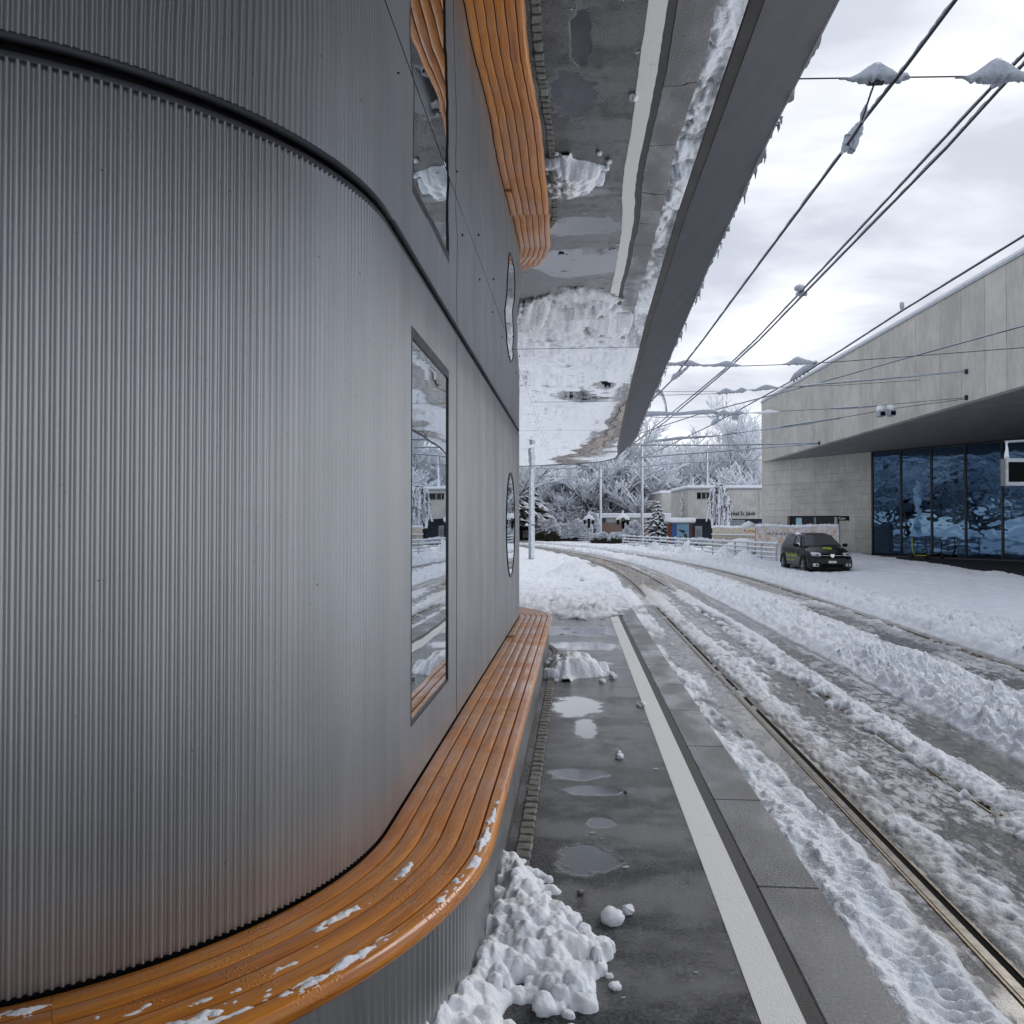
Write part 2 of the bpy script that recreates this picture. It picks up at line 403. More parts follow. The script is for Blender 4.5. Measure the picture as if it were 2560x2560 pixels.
PUDDLES = [(.00, 7.55, .25, .50), (.08, 6.75, .10, .40), (.06, 4.12, .17, .20), (.02, 5.50, .22, .14), (.10, 5.18, .22, .10), (.15, 4.62, .09, .09),
           (-.05, 9.9, .5, .2), (.1, 11.3, .6, .4), (.0, 12.9, .9, .6)]
MAT = {}
def mk():
    M = MAT
    M['clad'] = m_cladding(); M['mirror'] = m_mirror(); M['wood'] = m_wood(); M['platform'] = m_platform()
    M['snow'] = m_snow(); M['snowg'] = m_snow("trampled_snow", True); M['road'] = m_road()
    M['conc'] = m_concrete("pale_cast_concrete", (.54, .525, .48)); M['concb'] = m_concrete("board_marked_concrete", (.53, .515, .47), .42)
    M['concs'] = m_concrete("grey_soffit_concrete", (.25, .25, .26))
    M['concp'] = m_concrete("beige_render", (.55, .54, .50)); M['glassf'] = m_glass_facade(); M['win'] = m_window()
    M['granite'] = m_granite(); M['paint'] = m_paint(); M['brick'] = m_brick(); M['net'] = m_mesh_banner()
    M['black'] = simple("black_rubber", (.006, .006, .007), .7, spec=.2); M['frame'] = simple("black_frame", (.012, .012, .016), .35)
    M['fascia'] = simple("dark_fascia_metal", (.115, .118, .13), .5, .3, .08, 3, (2.5, .003))
    M['lip'] = simple("grey_edge_trim", (.20, .195, .19), .45, .4)
    M['cobble'] = simple("grey_cobble_stone", (.13, .128, .115), .6, 0, .35, 16, (60, .004))
    M['seam'] = simple("dark_rough_strip", (.022, .023, .025), .6, 0, .3, 60, (150, .004))
    M['steel'] = simple("galvanised_steel", (.42, .45, .49), .45, .6); M['mast'] = simple("grey_mast_paint", (.36, .40, .45), .5, .2)
    M['wire'] = simple("dark_cable", (.02, .022, .025), .6); M['ice'] = simple("wire_ice_and_snow", (.42, .46, .52), .5, 0, .15, 20, (30, .01))
    M['rail'] = simple("wet_sandy_rail_edge", (.19, .13, .065), .4, .1, .5, 30); M['groove'] = simple("rail_groove", (.004, .004, .004), .9, spec=.1)
    M['railb'] = simple("wet_rail_steel", (.13, .115, .095), .3, .5, .4, 18)
    M['frost'] = simple("frosted_twig_bark", (.11, .105, .10), .85); M['bark'] = simple("wet_dark_bark", (.030, .024, .020), .85); M['needle'] = simple("dark_needles", (.018, .028, .016), .8)
    M['leaf'] = simple("olive_hedge_leaves", (.045, .045, .025), .8)
    M['plaza'] = simple("dark_wet_plaza_asphalt", (.010, .011, .012), .75, 0, .3, 5, (90, .003))
    M['car'] = simple("black_car_paint", (.003, .0035, .0045), .25, 0, .05, 5, None, .08, .28); M['carglass'] = simple("car_glass", (.05, .06, .065), .06, .35)
    M['tyre'] = simple("tyre_rubber", (.012, .012, .012), .8); M['chrome'] = simple("chrome", (.7, .72, .75), .15, 1.0)
    M['lampg'] = simple("headlamp_glass", (.55, .58, .62), .15, .5); M['yellow'] = simple("yellow_green_print", (.50, .62, .03), .5)
    M['white'] = simple("white_plate", (.75, .76, .78), .5); M['plate'] = simple("plate_letters", (.03, .03, .03), .5)
    M['navy'] = simple("dark_navy_wall", (.012, .018, .035), .6); M['shut'] = simple("grey_shutter", (.24, .26, .28), .5, .2)
    M['blue'] = simple("blue_panel", (.03, .08, .26), .5); M['sky'] = simple("light_blue_panel", (.16, .30, .42), .5)
    M['cream'] = simple("cream_window_strip", (.40, .42, .40), .4); M['orange'] = simple("orange_strap", (.75, .30, .03), .5)
    M['fabric'] = simple("cream_fence_fabric", (.56, .50, .40), .8, 0, .2, 8); M['screen'] = simple("black_screen", (.002, .002, .002), .6, spec=.1)
    M['cyan'] = simple("pale_cyan_sign", (.35, .62, .68), .5); M['amber'] = simple("lamp_lens_lime", (.55, .62, .10), .3)
    M['leafb'] = simple("brown_dead_leaf", (.20, .10, .04), .7)
    M['dark'] = simple("dark_interior", (.010, .011, .014), .6)
mk()
# ================================================================ ground levels
ROAD = -0.27
def bend(Y): return np.where(Y > 26, -(Y - 26) ** 2 / 294.0, 0.0)
def drift(Y): return np.interp(Y, [0, 12, 20, 28, 200], [0, 0.05, .28, .40, .40])   # second track swings out a little
def base(X, Y): return ROAD + .27 * ss(X, 9, 15)
PZ0 = Vector((14.3, 26.8, 0)); PZ1 = Vector((15.9, 47.4, 0))        # edge of the dry plaza under the overhang
def tread(X, Y, c, w, pitch=.075):
    """tyre blocks pressed in a row along Y"""
    ph = np.sin(2 * math.pi * (Y + .35 * (X - c)) / pitch); return bump1(X, c, w) * ph
def chunks(X, Y, sc, seed):
    """broken lumps: each jittered cell is a little tilted plate"""
    x = X * sc + .5 * (fbm(X * sc * .7, Y * sc * .7, 2, seed) - .5); y = Y * sc * .75
    xi = np.floor(x).astype(int); yi = np.floor(y).astype(int); best = np.full(np.shape(x), 9.0); val = np.zeros(np.shape(x))
    for dx in (-1, 0, 1):
        for dy in (-1, 0, 1):
            cx, cy = xi + dx, yi + dy; a = _T[(cx + seed * 31) & 255, cy & 255]; b = _T[(cx + seed * 57) & 255, (cy + 91) & 255]; c = _T[(cx + 13) & 255, (cy + seed * 7) & 255]
            ex, ey = x - cx - a, y - cy - b; dd = ex * ex + ey * ey; m = dd < best
            val = np.where(m, (c - .5) + (a - .5) * ex * 1.6 + (b - .5) * ey * 1.6 - dd * .5, val); best = np.where(m, dd, best)
    return val
def snow_depth(X, Y):
    u = X - bend(Y); v = u - drift(Y)
    n1 = fbm(X * 1.1, Y * .45, 4, 1); n2 = fbm(X * 7, Y * 4.5, 4, 2); bl = billow(X * 5, Y * 3.2, 3, 3); bs = billow(X * 14, Y * 10, 2, 9)
    n4 = fbm(X * 17, Y * 7, 3, 97); d = -.026 + .055 * (n1 - .5) + .05 * (n2 - .53) + .060 * (n4 - .5)
    # ---- along the kerb
    near = ss(Y, 7.0, 5.0); kerb = ss(u, 1.78 + .10 * (n2 - .5) - .12 * ss(Y, 4, 7), 1.58)
    nk = ss(Y, 9.5, 4.0); d += kerb * (.060 * nk + .034) + kerb * .04 * (bl - .5) + kerb * (1 - nk) * .09 * (n1 - .42) + .05 * bump1(u, 1.24, .09) * ss(n2, .35, .55) * ss(Y, 16, 12)
    d += near * .012 * tread(X, Y, 1.52 + .03 * np.sin(Y * 1.3), .10) - near * .03 * bump1(u, 1.47, .07)
    d += .05 * bump1(u, 1.35, .12) * ss(n1, .45, .6)
    d -= .03 * ss(Y, 6.5, 8) * ss(Y, 11, 9.5) * ss(u, 1.5, 1.65) * ss(u, 1.85, 1.7)
    # ---- packed snow between the rails of the near track
    pk = ss(u, 1.92, 2.0) * ss(u, 2.36 + .1 * (n1 - .5), 2.22)
    d += pk * (.048 + .02 * (n2 - .5)) + pk * .006 * tread(X, Y, 2.12, .12, .09)
    d += .03 * ss(Y, 4.6, 3.4) * ss(u, 2.0, 2.4)
    d += .03 * bump1(u, 2.45, .10) * ss(n2, .48, .56)
    # wet tyre lane 2.4 .. 2.85, thin ridge A
    d -= .028 * bump1(u, 2.62, .16)
    ca = 3.08 + .05 * np.sin(Y * .5); ra = bump1(u, ca, .12)
    d += ra * (.075 + .07 * (n1 - .5) + .05 * (bl - .5)) + .016 * tread(X, Y, 2.93, .05, .085) + .012 * tread(X, Y, 3.24, .05, .085)
    d += .05 * bump1(u, 2.78, .12) * ss(n2, .45, .6)
    d -= .022 * bump1(u, 3.42, .10) + .022 * bump1(u, 2.60, .09) * ss(n1, .35, .55)
    # ---- big ridge B between the tracks
    rb = ss(u, 3.52 + .12 * (n2 - .5), 3.86) * ss(v, 4.92 + .15 * (n2 - .5), 4.55)
    d += rb * (.085 + .085 * bl + .13 * (n1 - .45) + .04 * bs)
    d += .012 * tread(X, Y, 3.72, .07, .09) * rb
    # ---- second track: wet, some thin slush
    t2 = ss(v, 4.85, 5.0) * ss(v, 6.1, 5.98)
    d -= t2 * .008
    d += .03 * bump1(v, 5.12, .08) * ss(n2, .42, .52)
    d += t2 * .03 * ss(Y, 18, 11) * 0
    # ---- snow field beyond
    fb = ss(v, 6.03 + .08 * (n2 - .5), 6.35)
    d += fb * (.16 + .09 * bump1(v, 6.9, .7) * (.5 + bl) + .05 * (bl - .5) * ss(v, 9.0, 6.5) + .04 * (n1 - .5) + .02 * bs * ss(v, 8.5, 6.5))
    fld = ss(v, 7.6, 8.8)
    ln = X * .75 - Y * .35
    d -= fld * .05 * (bump1(ln, .2, .22) + bump1(ln, 1.5, .2) + bump1(X * .9 + Y * .12, 14.4, .2)) * (.6 + .6 * n2)
    d -= fld * .03 * np.clip(billow(X * .8, Y * .5, 3, 21) - .75, 0, 1)
    d += fld * (.035 * (fbm(X * 3.1, Y * 1.9, 4, 23) - .5) + .022 * chunks(X, Y, 2.6, 24) * ss(n1, .42, .6) - .025 * np.clip(billow(X * 2.2, Y * 1.1, 2, 26) - .8, 0, 1) * 4)
    # ---- rails stay clear where trams have run
    gap = .055
    rl = bump1(u, 1.865, gap) * ss(Y, 8.6, 7.4) * ss(Y, 3.35, 3.5) * (1 - .9 * bump1(Y, 4.02, .05))
    d += .045 * bump1(u, 2.885, .10) + .022 * bump1(u, 1.865, .07) * ss(Y, 7.5, 8.6) * ss(n1, .40, .5)
    d = d * (1 - np.clip(1.3 * rl, 0, 1)) - .03 * rl
    md = ss(Y, 7.6, 10) * ss(Y, 30, 24); d += md * ss(u, 1.15, 1.3) * ss(u, 2.95, 2.7) * (.026 + .05 * (n1 - .45))
    d += ss(Y, 26, 32) * ss(u, 1.2, 1.5) * ss(u, 3.6, 3.3) * (.022 + .05 * (n1 - .5))
    pt = np.exp(-(((v - 5.45) / .30) ** 2 + ((Y - 10.6) / 1.6) ** 2)) + np.exp(-(((v - 5.3) / .22) ** 2 + ((Y - 17) / 2.2) ** 2)) + np.exp(-(((v - 5.4) / .10) ** 2 + ((Y - 13.6) / .7) ** 2))
    d += t2 * (.030 + .04 * (n1 - .45)) * (1 - np.clip(1.6 * pt, 0, 1)); d += .05 * bump1(v, 4.98, .12)
    ch = chunks(X, Y, 7.0, 5); ch2 = chunks(X, Y, 15.0, 6)
    wk = (.25 + .75 * ss(u, 2.4, 3.0)); d += np.clip(d - .02, 0, .12) * (.55 * ch + .45 * ch2) * ss(v, 9.5, 7.5) * wk + .05 * (bs - .5) * rb + wk * .012 * (fbm(X * 30, Y * 22, 2, 92) - .5)
    d += near * kerb * (.014 * tread(X, Y, 1.50, .16, .082) + .006 * (bs - .5))
    for c in (5.99,):
        r2 = bump1(v, c, .035) * ss(fbm(X * 1.5, Y * .5, 2, 78), .40, .52); d = d * (1 - r2) - .03 * r2
    for c in (1.865, 2.88):
        r3 = bump1(u, c, .05) * ss(Y, 14, 18) * ss(fbm(X * 2, Y * .5, 2, 77), .45, .6); d = d * (1 - r3) - .03 * r3
    # tracks ploughed wider far away
    farw = ss(Y, 24, 30)
    d -= farw * .05 * ss(u, 1.5, 1.8) * ss(u, 3.4, 3.1)
    return d
def left_depth(X, Y):
    """snow left of the kerb line, past the sheltered platform"""
    n1 = fbm(X * .8, Y * .35, 4, 31); bl = billow(X * 2.6, Y * 1.7, 3, 33); n2 = fbm(X * 5, Y * 3, 3, 35)
    edge = 15.0 + .8 * (n1 - .5) * 2 + .5 * (n2 - .5) - .25 * bump1(X, .2, .7) + .35 * ss(X, .4, 1.1)
    d = .032 * ss(Y, edge - .05, edge + .6) + .06 * (n1 - .5) + .05 * (bl - .5) + .05 * chunks(X, Y, 3.0, 8) * ss(n1, .4, .55) + .02 * chunks(X, Y, 8.0, 9)
    d = np.where(Y < edge, -.2, d + .015)
    d += .065 * bump1(X, .25, .35) * bump1(Y, 15.6, .22) * (.3 + bl + 1.2 * chunks(X, Y, 7.0, 8)) + .03 * ss(n2, .5, .6)
    d += .55 * np.exp(-(((X + .05) / .8) ** 2 + ((Y - 29.5) / 1.5) ** 2)) * (.7 + .5 * bl)
    d += .10 * bump1(Y, 21 + .5 * X, .8) * bl * ss(n1, .4, .5) + .18 * np.exp(-(((X - .9) / .5) ** 2 + ((Y - 21) / 1.4) ** 2))
    d -= .34 * np.exp(-(((X - .25) / .7) ** 2 + ((Y - 26.6) / .7) ** 2)) * (.5 + n2) + .22 * np.exp(-(((X - .95) / .3) ** 2 + ((Y - 23.6) / 1.0) ** 2))
    d += .05 * (fbm(X * 2.3, Y * 1.0, 4, 38) - .5) + .03 * chunks(X, Y, 4.5, 39) * ss(Y, 32, 24)
    return d
def snow_height(X, Y):
    hr = base(X, Y) + snow_depth(X, Y); dr = snow_depth(X, Y)
    pl = ROAD * ss(Y, 22, 30)                                      # platform level sinking back to the street
    kx = 1.16 + bend(Y) * 1.0 + .05 * ss(Y, 18, 26)
    dl = left_depth(X, Y)
    L = ss(X, kx + .03 + .35 * ss(Y, 20, 30), kx - .03 - .35 * ss(Y, 20, 30))
    h = hr * (1 - L) + (pl + dl) * L; d = dr * (1 - L) + dl * L
    # where the tracks have swung across, keep them low
    # dry plaza
    t = (Y - PZ0.y) / (PZ1.y - PZ0.y); xe = PZ0.x + (PZ1.x - PZ0.x) * t + .5 * (fbm(X * .7, Y * .7, 3, 41) - .5)
    out = ss(X, xe - .25, xe + .1) * ss(Y, 62, 58)
    h = h * (1 - out) + (-.35) * out; d = d * (1 - out)
    # heaps thrown against the right fence
    A = np.array((9.75, 40.6)); B = np.array((3.9, 68.0)); AB = B - A; Ln = np.hypot(*AB); e = AB / Ln; nrm = np.array((-e[1], e[0]))
    s = (X - A[0]) * e[0] + (Y - A[1]) * e[1]; w = (X - A[0]) * nrm[0] + (Y - A[1]) * nrm[1]
    hp = 0
    for k, (c, hh, ww) in enumerate([(1.6, .50, .9), (4.4, .62, .9), (7.7, .35, .8), (9.9, .75, .9), (12.0, .55, .9), (13.4, .6, .8), (16.6, .62, .6), (20, .3, 1.2), (25, .3, 1.5)]):
        hp = np.maximum(hp, hh * np.clip(1 - np.abs(s - c) / (ww * 1.5), 0, 1))
    hp = hp * np.exp(-((w - .75) / .55) ** 2)
    h = h + hp * (.75 + .35 * billow(X * 3, Y * 2, 2, 51) + .5 * chunks(X, Y, 2.2, 8)); d = d + hp
    return h, d
def dirt_of(X, Y):
    u = X - bend(Y); v = u - drift(Y)
    a = bump1(u, 1.75, .12) * .45 + bump1(u, 2.02, .12) * .35 + bump1(u, 2.9, .12) * .15 + bump1(v, 6.05, .09) * .5 + bump1(v, 4.95, .12) * .35
    far = ss(Y, 15, 30); a = a + far * 1.0 * (bump1(u, 2.3, .55) + bump1(u, 3.3, .25)) + far * .7 * bump1(v, 5.5, .5)
    return np.clip(a * (.4 + 1.0 * fbm(X * 2, Y * .6, 3, 61)), 0, 1)

def geo(a, b, n): return a * (b / a) ** (np.arange(n) / (n - 1))
def snow_sheet(name, xs, ys, label=None):
    Xg, Yg = np.meshgrid(xs, ys); h, d = snow_height(Xg, Yg)
    P = np.stack([Xg, Yg, h], -1)
    dirt = dirt_of(Xg, Yg)
    c = d[:-1, :-1]; keep = (np.maximum(np.maximum(d[:-1, :-1], d[1:, 1:]), np.maximum(d[:-1, 1:], d[1:, :-1])) > -.02)
    return tag(grid_mesh(name, P, MAT['snowg'], attrs={'depth': d, 'dirt': dirt}, keep=keep), kind='stuff')
ys = geo(2.3, 12.0, 560)
s1 = snow_sheet('trampled_snow', np.linspace(1.145, 6.9, 430), ys)
tag(s1, 'churned snow, slush and tyre ridges along the near part of the tram tracks')
ys = geo(12.0, 135.0, 430)
xs = np.concatenate([-geo(14, 70, 26)[::-1], np.linspace(-13.5, -2.6, 110), np.linspace(-2.5, 8.5, 360), np.linspace(8.6, 18, 130), geo(18.5, 60, 16)])
s2 = snow_sheet('snow_field', xs, ys)
tag(s2, 'ploughed and untouched snow spreading from the platform end to the far trees')
xs = np.concatenate([np.linspace(6.9, 12, 150), geo(12.1, 30, 40)]); s3 = snow_sheet('snow_field', xs, geo(5, 12, 160))
tag(s3, 'snow beside the second tram track at the right edge of the picture')
# street surface under the snow
Xg, Yg = np.meshgrid(np.concatenate([np.linspace(-40, 1.1, 60), np.linspace(1.14, 9, 90), np.linspace(9.2, 60, 20)]), geo(.5, 160, 170) - .5 - 2.0)
u = Xg - bend(Yg); v = u - drift(Yg)
och = .6 * bump1(u, 1.815, .035) + .5 * bump1(u, 1.98, .05) + .6 * bump1(v, 6.0, .08) + .5 * bump1(v, 4.96, .1) + ss(Yg, 16, 30) * (bump1(u, 2.4, .55) + .6 * bump1(u, 3.4, .2) + .5 * bump1(v, 5.4, .5))
pz = np.where((Xg < 1.11) & (Yg < 24), ROAD - .3, np.minimum(base(Xg, Yg), ROAD + .0))
P = np.stack([Xg, Yg, np.full_like(Xg, ROAD)], -1)
tag(grid_mesh('road', P, MAT['road'], attrs={'u': u, 'ochre': np.clip(och, 0, 1)}), kind='structure')
tag(MB().quad((-900, -900, -.40), (900, -900, -.40), (900, 1500, -.40), (-900, 1500, -.40)).build('ground', MAT['snow']), kind='structure')
pz = MB(); pz.quad((13.9, 12, -.03), (48, 12, -.03), (48, 62, -.03), (13.9, 62, -.03))
tag(pz.build('plaza', MAT['plaza']), kind='structure')

# ================================================================ tram rails
def u_line(u, Y, second): return u + float(bend(np.array(Y))) + (float(drift(np.array(Y))) if second else 0)
YS = [-6, 2] + list(np.arange(3, 26, 1.5)) + list(np.arange(26, 95, 2.5))
def strip(mb, u0, u1, z0, z1, second):
    pts = [(u_line(u0, y, second), u_line(u1, y, second), y) for y in YS]
    for (a, b, y), (c, d, y2) in zip(pts[:-1], pts[1:]):
        mb.add([(a, y, z1), (b, y, z1), (d, y2, z1), (c, y2, z1), (a, y, z0), (b, y, z0), (d, y2, z0), (c, y2, z0)],
               [(0, 1, 2, 3), (0, 3, 7, 4), (1, 5, 6, 2)])
    return mb
rails = [(1.865, 1, False, 'wet grooved tram rail nearest the platform, ochre with grit'), (2.885, -1, False, 'second tram rail from the platform, mostly buried under packed snow'),
         (4.98, 1, True, 'third tram rail from the platform, beside the big snow ridge'), (5.99, -1, True, 'ochre tram rail farthest from the platform, edging the open snow field')]
for (u0, sd_, sec, lab) in rails:
    r = empty('tram_rail', (u0, 3, ROAD), 0, lab, 'tram rail', 'rails of the two tram tracks')
    a = strip(MB(), u0 - .026, u0 + .018, ROAD - .02, ROAD + .012, sec) if sd_ > 0 else strip(MB(), u0 - .018, u0 + .026, ROAD - .02, ROAD + .012, sec)
    a.build('rail_head', MAT['railb'], r)
    g0, g1 = (u0 + .018, u0 + .062) if sd_ > 0 else (u0 - .062, u0 - .018)
    strip(MB(), g0, g1, ROAD - .01, ROAD + .004, sec).build('groove', MAT['groove'], r)
    l0, l1 = (u0 + .062, u0 + .072) if sd_ > 0 else (u0 - .072, u0 - .062)
    strip(MB(), l0, l1, ROAD - .02, ROAD + .011, sec).build('guard_lip', MAT['rail'], r)
    e0, e1 = (u0 - .042, u0 - .026) if sd_ > 0 else (u0 + .026, u0 + .042)
    strip(MB(), e0, e1, ROAD - .02, ROAD + .008, sec).build('edge_seal', MAT['rail'], r)

# ================================================================ platform
plat = MB()
plat.box((-3.0 + .779 / 2, 3, -.15), (6.779, 34, .3))
plat = tag(plat.build('platform', MAT['platform']), kind='structure')          # asphalt up to X = .779
wl_ = MB().box((.703, 3, .0015), (.152, 33.8, .003)); wl_ = wl_.build('white_line', MAT['paint'], plat)
MB().box((.813, 3, -.156), (.068, 34, .3)).build('tactile_gap_strip', MAT['seam'], plat)
k0 = MB().box((0, 0, -.15), (.287, 1.194, .3), bev=.006).build('kerb_slab', MAT['granite'], plat, local=True)
joints = 3.87
k0.location = (.992, joints - .6, 0)
kme = k0.data
for i in range(-3, 14):
    if i == 0: continue
    o = bpy.data.objects.new('kerb_slab', kme); scene.collection.objects.link(o); o.parent = plat; o.location = (.992 + 0, joints - .6 + 1.2 * i, 0)
k0.location = (.992, joints - .6, 0)
# cobbles along the bench foot (follow the bench path, built after the path is known)
rng = random.Random(5)
# ================================================================ the clad pavilion
WX, RC, Y0, SL = -.76, 1.40, 3.15, 7.45         # wall line, corner radius, start and length of the straight side
def path(s, off=0.0):
    """point and outward normal on the wall line at arc length s (s = 0 where the near corner ends)"""
    q = RC * math.pi / 2
    if s < -q: return (WX - RC - (-q - s), Y0 - RC - off), (0, -1)
    if s < 0:
        a = s / RC; c = (WX - RC, Y0); n = (math.cos(a), math.sin(a)); return (c[0] + n[0] * (RC + off), c[1] + n[1] * (RC + off)), n
    if s <= SL: return (WX + off, Y0 + s), (1, 0)
    if s < SL + q:
        a = (s - SL) / RC; c = (WX - RC, Y0 + SL); n = (math.cos(a), math.sin(a)); return (c[0] + n[0] * (RC + off), c[1] + n[1] * (RC + off)), n
    return (WX - RC - (s - SL - q), Y0 + SL + RC + off), (0, 1)
S0, S1 = -(RC * math.pi / 2 + 1.6), SL + RC * math.pi / 2 + 1.6
PITCH_R = .0242
SOF = 2.94
def rib_panel(pieces, amp=.0060, off0=0.0, per=8):
    """pieces: (s0, s1, z0, z1); corrugated sheet with vertical ribs"""
    mb = MB()
    for (a, b, z0, z1) in pieces:
        n = max(2, int((b - a) / PITCH_R * per)); vs = []; fs = []
        for i in range(n + 1):
            s = a + (b - a) * i / n; w = math.sin(2 * math.pi * s / PITCH_R); w = math.copysign(abs(w) ** .75, w)
            (x, y), _ = path(s, off0 + amp * w); vs += [(x, y, z0), (x, y, z1)]
        for i in range(n): fs.append((2 * i, 2 * i + 2, 2 * i + 3, 2 * i + 1))
        mb.add(vs, fs, True)
    return mb
def band(s0, s1, prof, step=.05, smooth=True):
    """sweep profile [(off, z)...] along the wall path"""
    n = max(1, int(math.ceil((s1 - s0) / step))); vs = []; fs = []; m = len(prof)
    for i in range(n + 1):
        s = s0 + (s1 - s0) * i / n
        for (o_, z_) in prof: p, _ = path(s, o_); vs.append((p[0], p[1], z_))
    for i in range(n):
        for k in range(m - 1): fs.append((i * m + k, (i + 1) * m + k, (i + 1) * m + k + 1, i * m + k + 1))
    mb = MB(); mb.add(vs, fs, smooth); return mb
pav = empty('tram_stop_pavilion', (-2.1, 7, 0), 0, 'ribbed aluminium tram stop pavilion with rounded corners filling the left half', 'pavilion')
BT = .483                                       # bench top
ZB, ZT = BT - .004, 2.906
seams = [S0, -2.15, -.50] + [.31 + .79 * k for k in range(10)] + [SL + .5, SL + 1.6, S1]
WS0, WS1, WZ0, WZ1 = .47, 1.56, .775, 2.62
for a, b in zip(seams[:-1], seams[1:]):
    a2, b2 = a + .0018, b - .0018; pcs = []
    if b2 <= WS0 or a2 >= WS1: pcs = [(a2, b2, ZB + .012, ZT)]
    else:
        if a2 < WS0: pcs.append((a2, WS0, ZB + .012, ZT))
        if b2 > WS1: pcs.append((WS1, b2, ZB + .012, ZT))
        c, d = max(a2, WS0), min(b2, WS1); pcs += [(c, d, ZB + .012, WZ0), (c, d, WZ1, ZT)]
    rib_panel(pcs).build('wall_panel', MAT['clad'], pav)
band(S0, S1, [(-.02, 0), (-.02, SOF)], .1).build('backing_wall', MAT['black'], pav)
band(S0, S1, [(-.012, ZT + .002), (.0035, ZT - .004), (.0055, ZT + .004), (.005, ZT + .013), (.0, ZT + .020), (-.018, ZT + .021)], .04).build('top_trim', MAT['fascia'], pav)
band(S0, S1, [(-.018, ZT + .018), (-.018, SOF)], .05).build('shadow_gap', MAT['black'], pav)
# screws in the cladding
sc = MB()
for (s_, z_) in [(-1.75, 2.72), (-1.75, 1.6), (-1.75, .62), (-1.25, 2.66), (-1.25, 1.55), (-.9, 2.7), (-.9, .7), (-.55, 2.6), (-.55, 1.5), (-.3, 2.62), (-1.55, 2.2), (-1.0, 1.05)]:
    p, n = path(s_, .006); MB().tube([(p[0], p[1], z_), (p[0] + n[0] * .003, p[1] + n[1] * .003, z_)], .0024, 8).build('screw', MAT['lip'], pav)
# tall window
wf = MB()
def wallbox(mb, s0, s1, z0, z1, o0, o1):
    c = path((s0 + s1) / 2)[0]; mb.box((WX + (o0 + o1) / 2, Y0 + (s0 + s1) / 2, (z0 + z1) / 2), (o1 - o0, s1 - s0, z1 - z0))
wallbox(wf, WS0, WS0 + .022, WZ0, WZ1, -.018, .006); wallbox(wf, WS1 - .014, WS1, WZ0, WZ1, -.018, .006)
wallbox(wf, WS0 + .022, WS1 - .014, WZ1 - .05, WZ1, -.018, .006); wallbox(wf, WS0 + .022, WS1 - .014, WZ0, WZ0 + .014, -.018, .006)
winf = wf.build('window_frame', MAT['frame'], pav)
wg = MB(); wallbox(wg, WS0 + .022, WS1 - .014, WZ0 + .014, WZ1 - .05, -.012, -.002); wg.build('window_pane', MAT['win'], winf)
# round window
rw = MB(); cy, cz = 9.2, 1.70
ring = []
for (ra, o_) in ((.605, -.01), (.605, .017), (.575, .017), (.575, .009)):
    ring.append([(WX + o_, cy + ra * math.cos(2 * math.pi * k / 48), cz + ra * math.sin(2 * math.pi * k / 48)) for k in range(48)])
vs = [p for r_ in ring for p in r_]; fs = [(j * 48 + k, j * 48 + (k + 1) % 48, (j + 1) * 48 + (k + 1) % 48, (j + 1) * 48 + k) for j in range(3) for k in range(48)]
rw.add(vs, fs); rwf = rw.build('round_window_frame', MAT['frame'], pav)
rp = MB(); rp.add([(WX + .011, cy + .58 * math.cos(2 * math.pi * k / 48), cz + .58 * math.sin(2 * math.pi * k / 48)) for k in range(48)], [tuple(range(48))]); rp.build('round_window_pane', MAT['win'], rwf)
# lower wall under the bench
BW = .43
b0 = [S0, -1.2, -.05] + [1.6 + 2.4 * k for k in range(3)] + [SL + .4, S1]
for a, b in zip(b0[:-1], b0[1:]): rib_panel([(a + .001, b - .001, -.0, BT - .055)], .003, BW - .035, 6).build('plinth_panel', MAT['clad'], pav)
# corrugation pitch grows with the offset path, which is right for an outer sheet

# ---------------------------------------------------------------- bench
bench = empty('bench', (-.55, 3.4, 0), 0, 'long curved wooden bench of orange varnished planks wrapping the ribbed wall', 'bench')
PW = .0675; GAPW = .0065
cuts = [S0, -1.35, .0 - .30, .70, 2.20, 4.2, 6.2, SL + .25, S1]
def plank(t0, t1, s0, s1, nose=False):
    n = max(2, int((s1 - s0) / .04)); r_ = .004
    if not nose: prof = [(t0, BT - .03), (t0, BT - r_), (t0 + r_ * .3, BT - r_ * .3), (t0 + r_, BT), (t1 - r_, BT), (t1 - r_ * .3, BT - r_ * .3), (t1, BT - r_), (t1, BT - .03)]
    else:
        prof = [(t0, BT - .03), (t0, BT - r_), (t0 + r_, BT)] + [(t1 - .03 + .03 * math.sin(q), BT - .03 + .03 * math.cos(q)) for q in [k * math.pi / 12 for k in range(13)]] + [(t1 - .05, BT - .06)]
    vs = []; fs = []; uv = []; m = len(prof)
    acc = [0]
    for a, b in zip(prof[:-1], prof[1:]): acc.append(acc[-1] + math.hypot(a[0] - b[0], a[1] - b[1]))
    off = random.random() * 9
    for i in range(n + 1):
        s = s0 + (s1 - s0) * i / n
        for k, (o_, z_) in enumerate(prof): p, _ = path(s, o_); vs.append((p[0], p[1], z_)); uv.append((s + off, acc[k] + off * 3.3))
    for i in range(n):
        for k in range(m - 1): fs.append((i * m + k, (i + 1) * m + k, (i + 1) * m + k + 1, i * m + k + 1))
    fs += [tuple(range(m))[::-1], tuple(n * m + k for k in range(m))]
    mb = MB(); mb.add(vs, fs, True); o = mb.build('plank', MAT['wood'], bench); me = o.data
    ul = me.uv_layers.new(name='UVMap'); li = np.zeros(len(me.loops), np.int32); me.loops.foreach_get('vertex_index', li)
    ul.data.foreach_set('uv', np.array(uv, np.float32)[li].reshape(-1)); me.set_sharp_from_angle(angle=R(35)); return o
random.seed(3)
